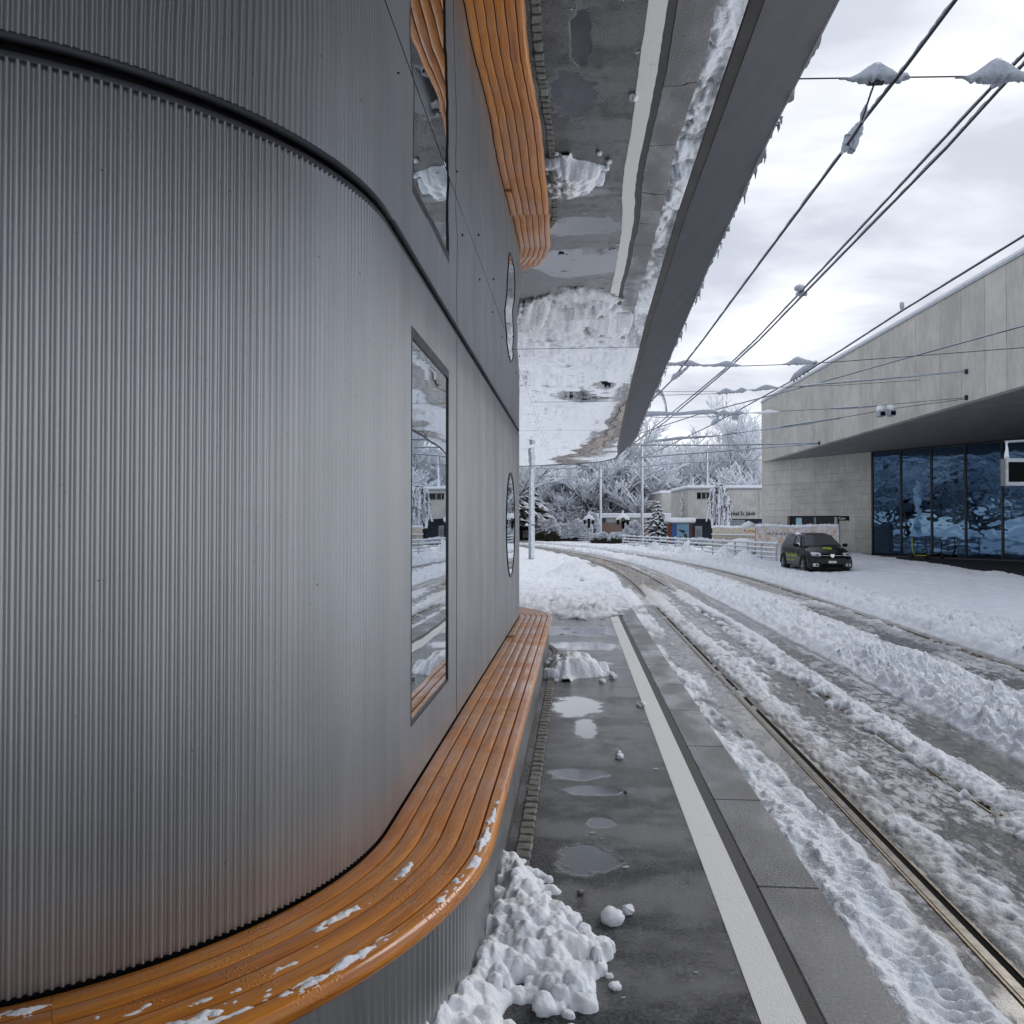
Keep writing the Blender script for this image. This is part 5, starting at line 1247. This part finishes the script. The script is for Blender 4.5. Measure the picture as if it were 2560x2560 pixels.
for i in range(22): p0 = a2 + d2 * L2 * i / 21 + nn2 * .04; MB().box((p0.x, p0.y, .42), (.02, .02, 1.05)).build('seam_line', MAT['shut'], r2)
# projecting snowed awning at the banner's left end
q = at_d(1888, 1316, 46.5); aw = MB().tube([q + Vector((0, 0, .05)), at_d(1872, 1310, 46.5), at_d(1856, 1318, 46.5), at_d(1862, 1328, 46.5)], [.10, .2, .16, .06], 8).build('awning_flap', MAT['snow']); tag(aw, 'snow heaped flap jutting left from the banner top', 'flap')
MB().tube([at_d(1886, 1330, 46.4), at_d(1874, 1326, 46.4), at_d(1864, 1331, 46.4)], [.04, .05, .02], 6).build('orange_edge', MAT['orange'], aw)
# snowed in heap
q = at_d(1860, 1312, 50); q.z = ROAD; import bmesh
def blob(name, c, rad, mt, lab, cat, seed=1, amp=.25, sub=4):
    bm = bmesh.new(); bmesh.ops.create_icosphere(bm, subdivisions=sub, radius=1)
    for v in bm.verts:
        k = 1 + amp * (float(fbm(v.co.x * 1.3 + seed, v.co.y * 1.3 + v.co.z, 3, seed)) - .5) * 2
        v.co = Vector((v.co.x * rad[0] * k, v.co.y * rad[1] * k, v.co.z * rad[2] * k))
    me = bpy.data.meshes.new(name); bm.to_mesh(me); bm.free(); me.polygons.foreach_set('use_smooth', [True] * len(me.polygons)); me.materials.append(mt)
    o = bpy.data.objects.new(name, me); scene.collection.objects.link(o); o.location = c; return tag(o, lab, cat)
blob('snow_mound', (q.x, q.y, .30), (1.15, 1.4, .55), MAT['snow'], 'smooth rounded white mound between railing and fabric hoarding', 'snow mound', 3, .08)

# ================================================================ hedges, bushes
def hedge(px0, px1, D, h, lab, seed, snowt=.4, mt='leaf', name='hedge', yd=1.0):
    a = at_d(px0, 1312, D); b = at_d(px1, 1312, D); o = empty(name, (a.x, a.y, ROAD), 0, lab, 'hedge' if name == 'hedge' else 'bush'); W_ = (b - a).length
    r_ = random.Random(seed); lf, sn = MB(), MB(); n = int(1500 * W_ * h * yd) + 300
    for i in range(n):
        u_ = r_.random(); q = r_.uniform(0, math.pi); v_ = r_.random() ** .3
        x = W_ * u_; prof_ = h * (1 - .25 * (2 * u_ - 1) ** 4) * (.85 + .3 * float(vn(u_ * W_ * 1.5, seed, 1)))
        z = prof_ * math.sin(q) * v_; y = -math.cos(q) * yd * .7 * v_
        p_ = Vector(a) + RGT * x + FWD * y; p_.z = ROAD + max(z, .03); s_ = r_.uniform(.06, .12)
        top_ = z > prof_ * (1 - snowt) * r_.uniform(.7, 1.15); s_ *= 1.5 if top_ else 1
        e1 = Vector((r_.uniform(-1, 1), r_.uniform(-1, 1), r_.uniform(-.4, .4) if top_ else r_.uniform(-1, 1))).normalized() * s_; e2 = e1.cross(Vector((r_.uniform(-1, 1), r_.uniform(-1, 1), 1 if top_ else r_.uniform(-1, 1)))).normalized() * s_
        (sn if top_ else lf).add([p_ - e1, p_ - e2, p_ + e1, p_ + e2], [(0, 1, 2, 3)])
    lf.build('foliage', MAT[mt], o); sn.build('snow', MAT['snow'], o)
    c_ = MB(); c_.tube([Vector(a) + RGT * (W_ * .1) + Vector((0, 0, ROAD - a.z + h * .28)), Vector(a) + RGT * (W_ * .5) + Vector((0, 0, ROAD - a.z + h * .3)), Vector(a) + RGT * (W_ * .9) + Vector((0, 0, ROAD - a.z + h * .28))], [h * .05, h * .24, h * .05], 8); c_.build('inner_branches', MAT['bark'], o)
hedge(1478, 1520, 80, 1.25, 'left one of two dark round hedges with snow tops before the brick pavilion', 1, .38)
hedge(1521, 1560, 79, 1.15, 'right one of two dark round hedges with snow tops before the brick pavilion', 2, .38)
hedge(1562, 1600, 82, 2.6, 'taller snowy shrub between signal pole and tall mast', 3, .55, name='bush')
hedge(1692, 1780, 68, .85, 'long low snow covered hedge behind the railing', 4, .6)
hedge(1338, 1400, 88, 2.6, 'dark snow topped bush right of the thick mast', 5, .45, name='bush')
hedge(1400, 1480, 90, 2.4, 'pale twiggy shrub mass behind the left railing', 6, .75, 'bark', 'bush')
hedge(1470, 1500, 92, 3.6, 'grey snowy shrub behind the left signal', 7, .7, 'bark', 'bush')
hedge(1292, 1325, 95, 1.6, 'snow buried bush by the left wall edge', 8, .7, name='bush')

# ================================================================ trees
def tri_tube(V, F, a, b, ra, rb):
    d = b - a; L_ = d.length
    if L_ < 1e-6: return
    d /= L_; ax = Vector((0, 0, 1)) if abs(d.z) < .9 else Vector((1, 0, 0)); u = d.cross(ax).normalized(); w = d.cross(u); b0 = len(V)
    for (c, r_) in ((a, ra), (b, rb)):
        for k in range(3): q = k * 2.0944; V.append(tuple(c + (u * math.cos(q) + w * math.sin(q)) * r_))
    for k in range(3): k2 = (k + 1) % 3; F.append((b0 + k, b0 + k2, b0 + 3 + k2, b0 + 3 + k))
def make_tree(seed, H, spread, lev=(7, 6, 6, 5), droop=0.0, twig=.9, snow=.05, trunk_h=.22, r0=.28, upright=.5):
    r_ = random.Random(seed); bv, bf, tv, tf, sv, sf = [], [], [], [], [], []
    def grow(p, d, L_, r, lvl):
        segs = 3 if lvl < 2 else 2; q = p; dd = d.copy(); pts = [p]
        for i in range(segs):
            dd = (dd + Vector((r_.uniform(-1, 1), r_.uniform(-1, 1), r_.uniform(-.7, .7))) * .20 - Vector((0, 0, droop * (lvl - .5) * .3))).normalized()
            q2 = q + dd * L_ / segs; ra = r * (1 - .5 * i / segs); rb2 = r * (1 - .5 * (i + 1) / segs)
            if lvl < 3: tri_tube(bv, bf, q, q2, ra, rb2)
            else: tri_tube(tv, tf, q, q2, ra, rb2)
            if lvl >= 1:
                hs = abs(dd.z) < .93; k = snow * (1.35 if lvl == 1 else 1.0 if lvl == 2 else .82)
                if hs: up = Vector((r_.uniform(-.3, .3) * k, r_.uniform(-.3, .3) * k, ra + k * .5)); tri_tube(sv, sf, q + up, q2 + up, k * r_.uniform(.7, 1.25), k * r_.uniform(.5, 1.1))
            q = q2; pts.append(q)
        if lvl >= len(lev): return
        n = lev[lvl]
        for i in range(n):
            t = .25 + .75 * (i + r_.random()) / n; k = min(int(t * segs), segs - 1); f = t * segs - k; s = pts[k].lerp(pts[k + 1], f)
            az = r_.uniform(0, 2 * math.pi); side = Vector((math.cos(az), math.sin(az), r_.uniform(-.15, .55)))
            nd = (dd * (.75 if lvl else .2) + side * (.85 if lvl else .9) + Vector((0, 0, .18 * upright * 2 - droop * .3))).normalized()
            Ln = L_ * r_.uniform(.45, .7) * (1.1 - .35 * t); grow(s, nd, max(Ln, twig * .5), r * r_.uniform(.30, .42), lvl + 1)
    top = Vector((r_.uniform(-.4, .4), r_.uniform(-.4, .4), H * trunk_h)); tri_tube(bv, bf, Vector((0, 0, -.3)), top, r0, r0 * .85)
    for i in range(lev[0]):
        az = 2 * math.pi * (i + r_.random() * .7) / lev[0]; el = r_.uniform(.12, 1.3) if i else 1.45
        d = Vector((math.cos(az) * math.cos(el) * spread, math.sin(az) * math.cos(el) * spread, math.sin(el))).normalized()
        grow(top - Vector((0, 0, r_.uniform(0, H * .05))), d, (H * (1 - trunk_h)) * r_.uniform(.6, .85) * (1.15 if i == 0 else 1), r0 * .5, 1)
    def me(nm, v, f, mt):
        m_ = bpy.data.meshes.new(nm); m_.from_pydata(v, [], f); m_.update(); m_.materials.append(mt); return m_
    return me('trunk_and_limbs', bv, bf, MAT['bark']), me('twigs', tv, tf, MAT['frost']), me('snow', sv, sf, MAT['snow'])
TR = [make_tree(1, 13, 1.0, (10, 8, 7, 6), snow=.105, trunk_h=.16, r0=.22), make_tree(2, 13, 1.25, (11, 8, 7, 6), snow=.105, trunk_h=.14, r0=.2), make_tree(3, 15, .75, (9, 8, 7, 6), snow=.085, upright=.9, trunk_h=.2, r0=.2)]
def tree(px, D, k, sc, rz, lab, name='bare_tree', meshes=None, zs=1.0, pos=None, cat='tree', group='snow laden bare trees'):
    b = Vector(pos) if pos is not None else at_d(px, 1312, D); b.z = ROAD - .1
    o = empty(name, b, rz, lab, cat, group); o.scale = (sc, sc, sc * zs)
    for m_ in (meshes or TR[k]):
        c = bpy.data.objects.new(m_.name.split('.')[0], m_); scene.collection.objects.link(c); c.parent = o
    return o
tree(1500, 112, 0, 1.18, .3, 'broad snow laden tree whose dark trunk shows above the brick pavilion')
tree(1425, 118, 1, 1.15, 1.9, 'wide snowy tree behind the left railing under the canopy tip')
tree(1590, 116, 1, 1.22, 4.0, 'big snowy tree behind the tall slim mast')
tree(1350, 125, 0, 1.15, 2.2, 'snowy tree behind the thick near mast')
tree(1300, 120, 1, 1.0, 5.2, 'snowy tree cut by the pavilion wall edge')
tree(1660, 132, 2, .98, .8, 'narrow snowy tree between tall mast and pool building', zs=.9)
tree(1720, 138, 0, 1.0, 3.1, 'low broad snowy tree over the left end of the pool building', zs=.82)
tree(1775, 126, 2, .95, 2.0, 'snowy tree behind the pool building roof, middle')
tree(1838, 118, 2, 1.10, .2, 'tallest snowy tree over the pool building, its bare crown against the sky')
tree(1895, 122, 1, 1.05, 1.1, 'snowy tree beside the corner of the concrete hall')
tree(1545, 140, 2, 1.0, 5.0, 'hazy snowy tree in the gap behind the brick pavilion')
tree(1460, 150, 2, 1.1, 1.0, 'hazy snowy tree deep behind the left railing')
tree(1390, 155, 1, 1.2, 3.3, 'hazy broad tree deep behind the dark bush')
# trees across the line, seen mirrored in the glass front
KD = ['nearest the glass', 'with the widest crown', 'tall and narrow', 'low and broad', 'deep to the right', 'tallest of the row', 'slender and close', 'wide at the far side', 'at the right end of the row', 'pale and deep', 'at the left end of the row', 'closest to the pavilion']
for i, (x, y, k, sc) in enumerate([(-14, 62, 0, 1.1), (-20, 54, 1, 1.2), (-24, 70, 2, 1.1), (-30, 58, 0, 1.25), (-17, 76, 1, 1.1), (-34, 74, 2, 1.3), (-27, 47, 2, 1.1), (-38, 50, 1, 1.2), (-10, 88, 0, 1.1), (-22, 86, 2, 1.2), (-42, 64, 0, 1.3), (-33, 40, 1, 1.1)]):
    tree(0, 0, k, sc, i * 1.3, 'snowy tree mirrored in the hall glass, ' + KD[i], pos=(x, y, 0), group='snowy trees mirrored in the hall glass')
# far wood closing the view behind the bare trees
def wood(name, pts, n, hmin, hmax, lab, seed):
    r_ = np.random.RandomState(seed); P0 = np.array([pts[0]]); seg = np.array(pts, float); t = r_.rand(n) * (len(seg) - 1); i = t.astype(int); f = (t - i)[:, None]
    c = seg[i] * (1 - f) + seg[i + 1] * f + r_.randn(n, 2) * 3.0
    top = hmin + (hmax - hmin) * fbm(t * 14, t * 0, 4, seed); z = ROAD + top * r_.rand(n) ** .8
    dr = r_.randn(n, 3) * np.array([1, 1, .7]); dr /= np.linalg.norm(dr, axis=1)[:, None]; L_ = r_.uniform(.35, 1.3, n)[:, None]; w = np.cross(dr, r_.randn(n, 3)); w /= np.linalg.norm(w, axis=1)[:, None]; w *= r_.uniform(.035, .09, n)[:, None]
    C = np.column_stack([c, z]); V = np.stack([C - dr * L_ * .5 - w, C - dr * L_ * .5 + w, C + dr * L_ * .5], 1).reshape(-1, 3)
    def mk_(nm, sel, mt, par=None):
        V2 = V.reshape(-1, 3, 3)[sel].reshape(-1, 3); me = bpy.data.meshes.new(nm); m_ = len(V2) // 3
        me.vertices.add(len(V2)); me.vertices.foreach_set('co', V2.reshape(-1).astype(np.float32)); me.loops.add(len(V2)); me.loops.foreach_set('vertex_index', np.arange(len(V2), dtype=np.int32))
        me.polygons.add(m_); me.polygons.foreach_set('loop_start', (np.arange(m_) * 3).astype(np.int32)); me.polygons.foreach_set('loop_total', np.full(m_, 3, np.int32)); me.update(calc_edges=True); me.materials.append(mt)
        o = bpy.data.objects.new(nm, me); scene.collection.objects.link(o)
        if par: o.parent = par
        return o
    sel = r_.rand(n) < .86; o = mk_(name, sel, MAT['snow']); tag(o, lab, kind='stuff'); mk_('dark_twigs', ~sel, MAT['frost'], o)
wood('distant_wood', [(-60, 150), (-30, 158), (-5, 165), (15, 168), (45, 160)], 110000, 6, 12, 'hazy mass of snow covered wood closing the view behind the bare trees', 3)
wood('undergrowth', [(-26, 108), (-12, 112), (0, 115), (8, 116)], 60000, 1.5, 6.5, 'tangle of snowy twigs filling the ground under the bare trees', 5)
# pine with hanging snowy boughs
def conifer(seed, H, W_, tiers, droopy=.35, gap=.12, need='needle', snowk=.6):
    r_ = random.Random(seed); tv, tf, nv, nf, sv, sf = [], [], [], [], [], []
    tri_tube(tv, tf, Vector((0, 0, -.3)), Vector((0, 0, H)), .02 * H, .004 * H)
    for t in range(tiers):
        f = t / tiers; z = H * (gap + (1 - gap) * f); L_ = W_ * (1 - f) ** .8 * r_.uniform(.8, 1.1) + .08; nb_ = max(5, int(13 * (1 - f) + 4))
        for i in range(nb_):
            az = 2 * math.pi * (i + r_.random()) / nb_; d = Vector((math.cos(az), math.sin(az), 0)); p0 = Vector((0, 0, z)); p1 = p0 + d * L_ * .55 + Vector((0, 0, -.02 * H)); p2 = p0 + d * L_ + Vector((0, 0, -droopy * L_ * r_.uniform(.6, 1.2)))
            tri_tube(tv, tf, p0, p1, .02, .015)
            for k in range(9):
                s = r_.uniform(.15, 1); c = (p0.lerp(p1, s * 2) if s < .5 else p1.lerp(p2, s * 2 - 1)); sp = L_ * .22 * r_.uniform(-1, 1) * (1 - .5 * s); c = c + d.cross(Vector((0, 0, 1))) * sp
                w = .16 * (L_ / W_ + .5) * r_.uniform(.7, 1.3) * W_ / 1.6
                e1 = (d + Vector((r_.uniform(-.5, .5), r_.uniform(-.5, .5), -droopy * .7))).normalized() * w; e2 = Vector((-e1.y, e1.x, r_.uniform(-.3, .3) * w)).normalized() * w * .6
                b0 = len(nv); nv += [tuple(c - e1), tuple(c - e2 - Vector((0, 0, w * .35))), tuple(c + e1 - Vector((0, 0, w * .3))), tuple(c + e2 - Vector((0, 0, w * .35)))]; nf.append((b0, b0 + 1, b0 + 2, b0 + 3))
                if r_.random() < snowk:
                    b0 = len(sv); c2 = c + Vector((0, 0, w * .28)); g = .9
                    sv += [tuple(c2 - e1 * g), tuple(c2 - e2 * g), tuple(c2 + e1 * g), tuple(c2 + e2 * g), tuple(c2 + Vector((0, 0, w * .45)))]; sf += [(b0, b0 + 1, b0 + 4), (b0 + 1, b0 + 2, b0 + 4), (b0 + 2, b0 + 3, b0 + 4), (b0 + 3, b0, b0 + 4), (b0, b0 + 3, b0 + 2, b0 + 1)]
    def me(nm, v, f_, mt): m_ = bpy.data.meshes.new(nm); m_.from_pydata(v, [], f_); m_.update(); m_.materials.append(mt); return m_
    return me('trunk', tv, tf, MAT['bark']), me('needles', nv, nf, MAT[need]), me('snow', sv, sf, MAT['snow'])
tree(1645, 76, 0, 1, 0, 'conical spruce with heavy snow on its boughs right of the tall mast', 'spruce', conifer(5, 4.6, 1.75, 13, .45, .06, snowk=.8), group=None)
tree(1303, 92, 0, 1, 0, 'dark leaning pine with snow clods beside the pavilion wall', 'pine', conifer(6, 9.5, 3.9, 15, .3, .30, snowk=.62), group=None)
tree(1262, 88, 0, 1, 1, 'second dark pine mostly behind the pavilion wall', 'pine', conifer(7, 9.5, 4.2, 14, .3, .30, snowk=.55), group=None)
# weeping tree before the lettering
def weeping(seed, H, W_):
    r_ = random.Random(seed); tv, tf, nv, nf, sv, sf = [], [], [], [], [], []
    tri_tube(tv, tf, Vector((0, 0, -.2)), Vector((.05, 0, H * .93)), .07, .03)
    for i in range(95):
        az = r_.uniform(0, 6.28); R_ = W_ * r_.uniform(.25, 1); d = Vector((math.cos(az), math.sin(az), 0)); z0 = H * r_.uniform(.72, 1.0); pts = []
        zend = H * r_.uniform(.32, .7) * (1.0 if r_.random() < .8 else .6); rise = H * .05
        for k in range(7): t = k / 6; pts.append(Vector((r_.uniform(-.09, .09), r_.uniform(-.09, .09), z0)) + d * R_ * (1 - (1 - t) ** 2) * (1 + r_.uniform(-.12, .12)) + Vector((0, 0, rise * math.sin(t * 2.2) - (z0 - zend) * t ** 2)))
        for a_, b_ in zip(pts[:-1], pts[1:]):
            tri_tube(nv, nf, a_, b_, .03, .03)
            if r_.random() < .86: up = Vector((r_.uniform(-.02, .02), 0, .05)); tri_tube(sv, sf, a_ + up, b_ + up, r_.uniform(.035, .075), r_.uniform(.035, .07))
            for q in range(4):
                c = a_.lerp(b_, r_.random()); e = Vector((r_.uniform(-.09, .09), r_.uniform(-.09, .09), -r_.uniform(.05, .2))); e.x += r_.uniform(-.1, .1); tri_tube(nv, nf, c, c + e, .025, .01)
                if q < 2: tri_tube(sv, sf, c + e * .3 + Vector((0, 0, .05)), c + e * 1.2 + Vector((0, 0, .04)), .05, .03)
    def me(nm, v, f_, mt): m_ = bpy.data.meshes.new(nm); m_.from_pydata(v, [], f_); m_.update(); m_.materials.append(mt); return m_
    return me('trunk', tv, tf, MAT['bark']), me('branches', nv, nf, MAT['bark']), me('snow', sv, sf, MAT['snow'])
tree(1799, 70, 0, 1, 0, 'small weeping tree under snow standing before the pool building lettering', 'weeping_tree', weeping(3, 5.6, 1.25), group=None)
tree(1714, 78, 0, 1, 0, 'slender snowy shrub clinging to the left edge of the pool building', 'shrub', weeping(8, 5.3, .45), group=None)

# ================================================================ parked car
cx_ = at_d(2080, 1312, 31.0); car = empty('parked_car', (cx_.x, cx_.y, -.245), R(2.5), 'black compact hatchback with yellow green lettering parked in the snow', 'car')
W2 = .865
def cbox(nm, mt, c, d, par=car, bev=0.0, M=None): return MB().box(c, d, bev=bev, M=M).build(nm, mt, par, local=True)
# station list: y, half width at sill, half width at belt, z bottom, z belt(top of body), crown
ST = [(0.00, .60, .52, .24, .60, .64), (.05, .74, .68, .20, .68, .73), (.16, .83, .78, .18, .74, .82), (.45, .86, .82, .18, .84, .93), (.85, .865, .84, .19, .92, 1.00), (1.15, .865, .85, .19, .97, 1.03), (1.6, .865, .85, .20, .98, 1.0), (2.6, .865, .85, .20, 1.0, 1.02), (3.4, .865, .84, .20, 1.03, 1.05), (3.85, .84, .80, .24, 1.04, 1.06), (4.05, .74, .70, .30, .95, 1.0)]
vs = []; fs = []
for (y, ws1, wb, zb_, zt1, cr) in ST:
    h2 = [(0, zb_), (ws1 * .85, zb_), (ws1, zb_ + .10), (ws1 + .005, (zb_ + zt1) * .5), (wb + .01, zt1 - .10), (wb - .03, zt1), (wb * .55, cr), (0, cr + .01)]
    vs += [(x, y, z) for x, z in h2] + [(-x, y, z) for x, z in h2[-2:0:-1]]
m = len(vs) // len(ST)
for i in range(len(ST) - 1):
    for k in range(m): fs.append((i * m + k, (i + 1) * m + k, (i + 1) * m + (k + 1) % m, i * m + (k + 1) % m))
fs += [tuple(range(m)), tuple((len(ST) - 1) * m + k for k in range(m))[::-1]]
b_ = MB(); b_.add(vs, fs, True); body = b_.build('body', MAT['car'], car, local=True); body.data.set_sharp_from_angle(angle=R(38))
# greenhouse
GS = [(1.02, .74, .74, 1.01), (1.75, .76, .60, 1.44), (2.2, .77, .60, 1.50), (3.0, .77, .60, 1.50), (3.72, .76, .58, 1.44), (4.02, .74, .70, 1.06)]
vs = []; fs = []
for (y, wb, wt, zt1) in GS:
    z0_ = 1.0; h2 = [(wb, z0_), (wt, zt1 - .04 if zt1 > 1.1 else zt1), (wt * .7, zt1), (-wt * .7, zt1), (-wt, zt1 - .04 if zt1 > 1.1 else zt1), (-wb, z0_)]
    vs += [(x, y, z) for x, z in h2]
for i in range(len(GS) - 1):
    for k in range(5): fs.append((i * 6 + k, (i + 1) * 6 + k, (i + 1) * 6 + k + 1, i * 6 + k + 1))
g_ = MB(); g_.add(vs, fs, False); cab = g_.build('cabin', MAT['car'], car, local=True)
def pane(nm, pts, mt='carglass'): m_ = MB(); m_.add(pts, [tuple(range(len(pts)))]); return m_.build(nm, MAT[mt], car, local=True)
pane('windscreen', [(-.69, 1.07, 1.045), (.69, 1.07, 1.045), (.575, 1.70, 1.425), (-.575, 1.70, 1.425)])
for s_ in (-1, 1):
    pane('side_window', [(s_ * .775, 1.38, 1.04), (s_ * .780, 2.22, 1.04), (s_ * .64, 2.2, 1.40), (s_ * .635, 1.80, 1.38)])
    pane('side_window', [(s_ * .780, 2.34, 1.04), (s_ * .780, 3.15, 1.06), (s_ * .66, 3.05, 1.37), (s_ * .64, 2.33, 1.40)])
for s_ in (-1, 1):
    for y in (.78, 3.37):
        w_ = MB(); w_.tube([(s_ * .66, y, .31), (s_ * .872, y, .31)], .31, 22); wh = w_.build('wheel', MAT['tyre'], car, local=True)
        w_ = MB(); w_.tube([(s_ * .873, y, .31), (s_ * .878, y, .31)], .20, 16); w_.build('rim', MAT['frame'], wh, local=True)
        for k in range(6): q = k * math.pi / 3; w2_ = MB(); w2_.tube([(s_ * .882, y, .31), (s_ * .882, y + .19 * math.cos(q), .31 + .19 * math.sin(q))], .014, 5); w2_.build('spoke', MAT['shut'], wh, local=True)
        w_ = MB(); pts = [(s_ * .868, y + .36 * math.cos(q), .31 + .36 * math.sin(q)) for q in [k * math.pi / 14 for k in range(15)]]; w_.tube(pts, .035, 6); w_.build('wheel_arch', MAT['black'], car, local=True)
    pane('headlight', [(s_ * .40, .035, .70), (s_ * .66, .06, .68), (s_ * .765, .22, .76), (s_ * .72, .24, .83), (s_ * .44, .10, .80)], 'lampg')
    hl = MB(); hl.box((s_ * .58, .05, .735), (.36, .16, .11), bev=.03, M=Matrix.Rotation(s_ * .42, 4, 'Z')); hl.build('headlight', MAT['lampg'], car, local=True)
    h2_ = MB(); h2_.tube([(s_ * .58, -.05, .735), (s_ * .58, .0, .735)], .035, 8); h2_.build('headlight_bulb', MAT['plate'], car, local=True)
    fg = MB(); fg.box((s_ * .62, .02, .36), (.22, .10, .12), bev=.03, M=Matrix.Rotation(s_ * .3, 4, 'Z')); f_ = fg.build('fog_lamp', MAT['lampg'], car, local=True)
    f2 = MB(); f2.tube([(s_ * .60, -.05, .36), (s_ * .60, -.03, .36)], .04, 8); f2.build('lamp_core', MAT['plate'], f_, local=True)
    cbox('mirror', MAT['black'], (s_ * .97, 1.28, 1.05), (.20, .12, .13), bev=.04)
    cbox('door_handle', MAT['car'], (s_ * .875, 2.1, .85), (.02, .16, .03))
    cbox('door_seam', MAT['black'], (s_ * .866, 2.27, .62), (.006, .012, .68)); cbox('door_seam', MAT['black'], (s_ * .866, 1.30, .62), (.006, .012, .68))
cbox('grille', MAT['screen'], (0, .0, .70), (.78, .05, .15), bev=.01)
cbox('grille_bar', MAT['chrome'], (-.24, -.03, .705), (.30, .012, .012)); cbox('grille_bar', MAT['chrome'], (.24, -.03, .705), (.30, .012, .012))
em = MB(); em.add([(-.085, -.04, .755), (.085, -.04, .755), (.06, -.05, .66), (.0, -.05, .625), (-.06, -.05, .66)], [(4, 3, 2, 1, 0)]); em.add([(-.03, -.052, .73), (.05, -.052, .73), (.02, -.054, .66)], [(2, 1, 0)])
e1 = em.build('emblem', MAT['chrome'], car, local=True)
cbox('lower_intake', MAT['screen'], (0, .02, .33), (.85, .06, .16), bev=.03)
npp = cbox('number_plate', MAT['white'], (0, -.02, .47), (.30, .015, .08))
car.scale = (1, 1, 1.07)
cm_ = Matrix.Translation(car.location) @ Matrix.Rotation(R(2.5), 4, 'Z') @ Matrix.Diagonal((1, 1, 1.07, 1))
def ctext(body, size, loc, right, nrm, mt, par, ext=.001, sx=1.0): return text_obj('lettering', body, size, cm_ @ Vector(loc), face_rot(cm_.to_3x3() @ Vector(right), cm_.to_3x3() @ Vector(nrm)), mt, par, ext, sx=sx)
ctext('BL 168367', .068, (-.135, -.029, .446), (1, 0, 0), (0, -1, 0), MAT['plate'], npp, sx=.85)
ctext('Kroo Security', .235, (-.874, 2.92, .60), (0, -1, 0), (-1, 0, 0), MAT['yellow'], body, sx=1.05)
ctext('BEWACHUNG  SICHERHEIT', .085, (-.874, 2.88, .44), (0, -1, 0), (-1, 0, 0), MAT['yellow'], body)
hb_ = MB(); hb_.tube([(-.02 + .17 * math.cos(q), .50 + .10 * math.sin(q), .955 + .02 * math.sin(q)) for q in [k * math.pi / 10 for k in range(21)]], .012, 5); hb_.box((.02, .36, .93), (.16, .05, .012), M=Matrix.Rotation(.2, 4, 'X')); hb_.build('bonnet_emblem', MAT['yellow'], car, local=True)
cbox('aerial', MAT['black'], (0, 2.0, 1.58), (.01, .01, .16), M=Matrix.Rotation(.3, 4, 'X'))
for s_ in (-1, 1): pane('wiper', [(s_ * .1, 1.06, 1.05), (s_ * .1 + .5, 1.09, 1.065), (s_ * .1 + .5, 1.10, 1.075), (s_ * .1, 1.07, 1.06)], 'black')
MB().tube([(-.60, 1.9, 1.47), (-.62, 2.2, 1.48), (-.6, 2.6, 1.47)], [.03, .07, .03], 8).build('snow_remnant', MAT['snow'], car, local=True)
MB().tube([(-.80, 1.42, 1.06), (-.78, 1.6, 1.08), (-.78, 1.75, 1.06)], [.04, .07, .03], 8).build('snow_remnant', MAT['snow'], car, local=True)
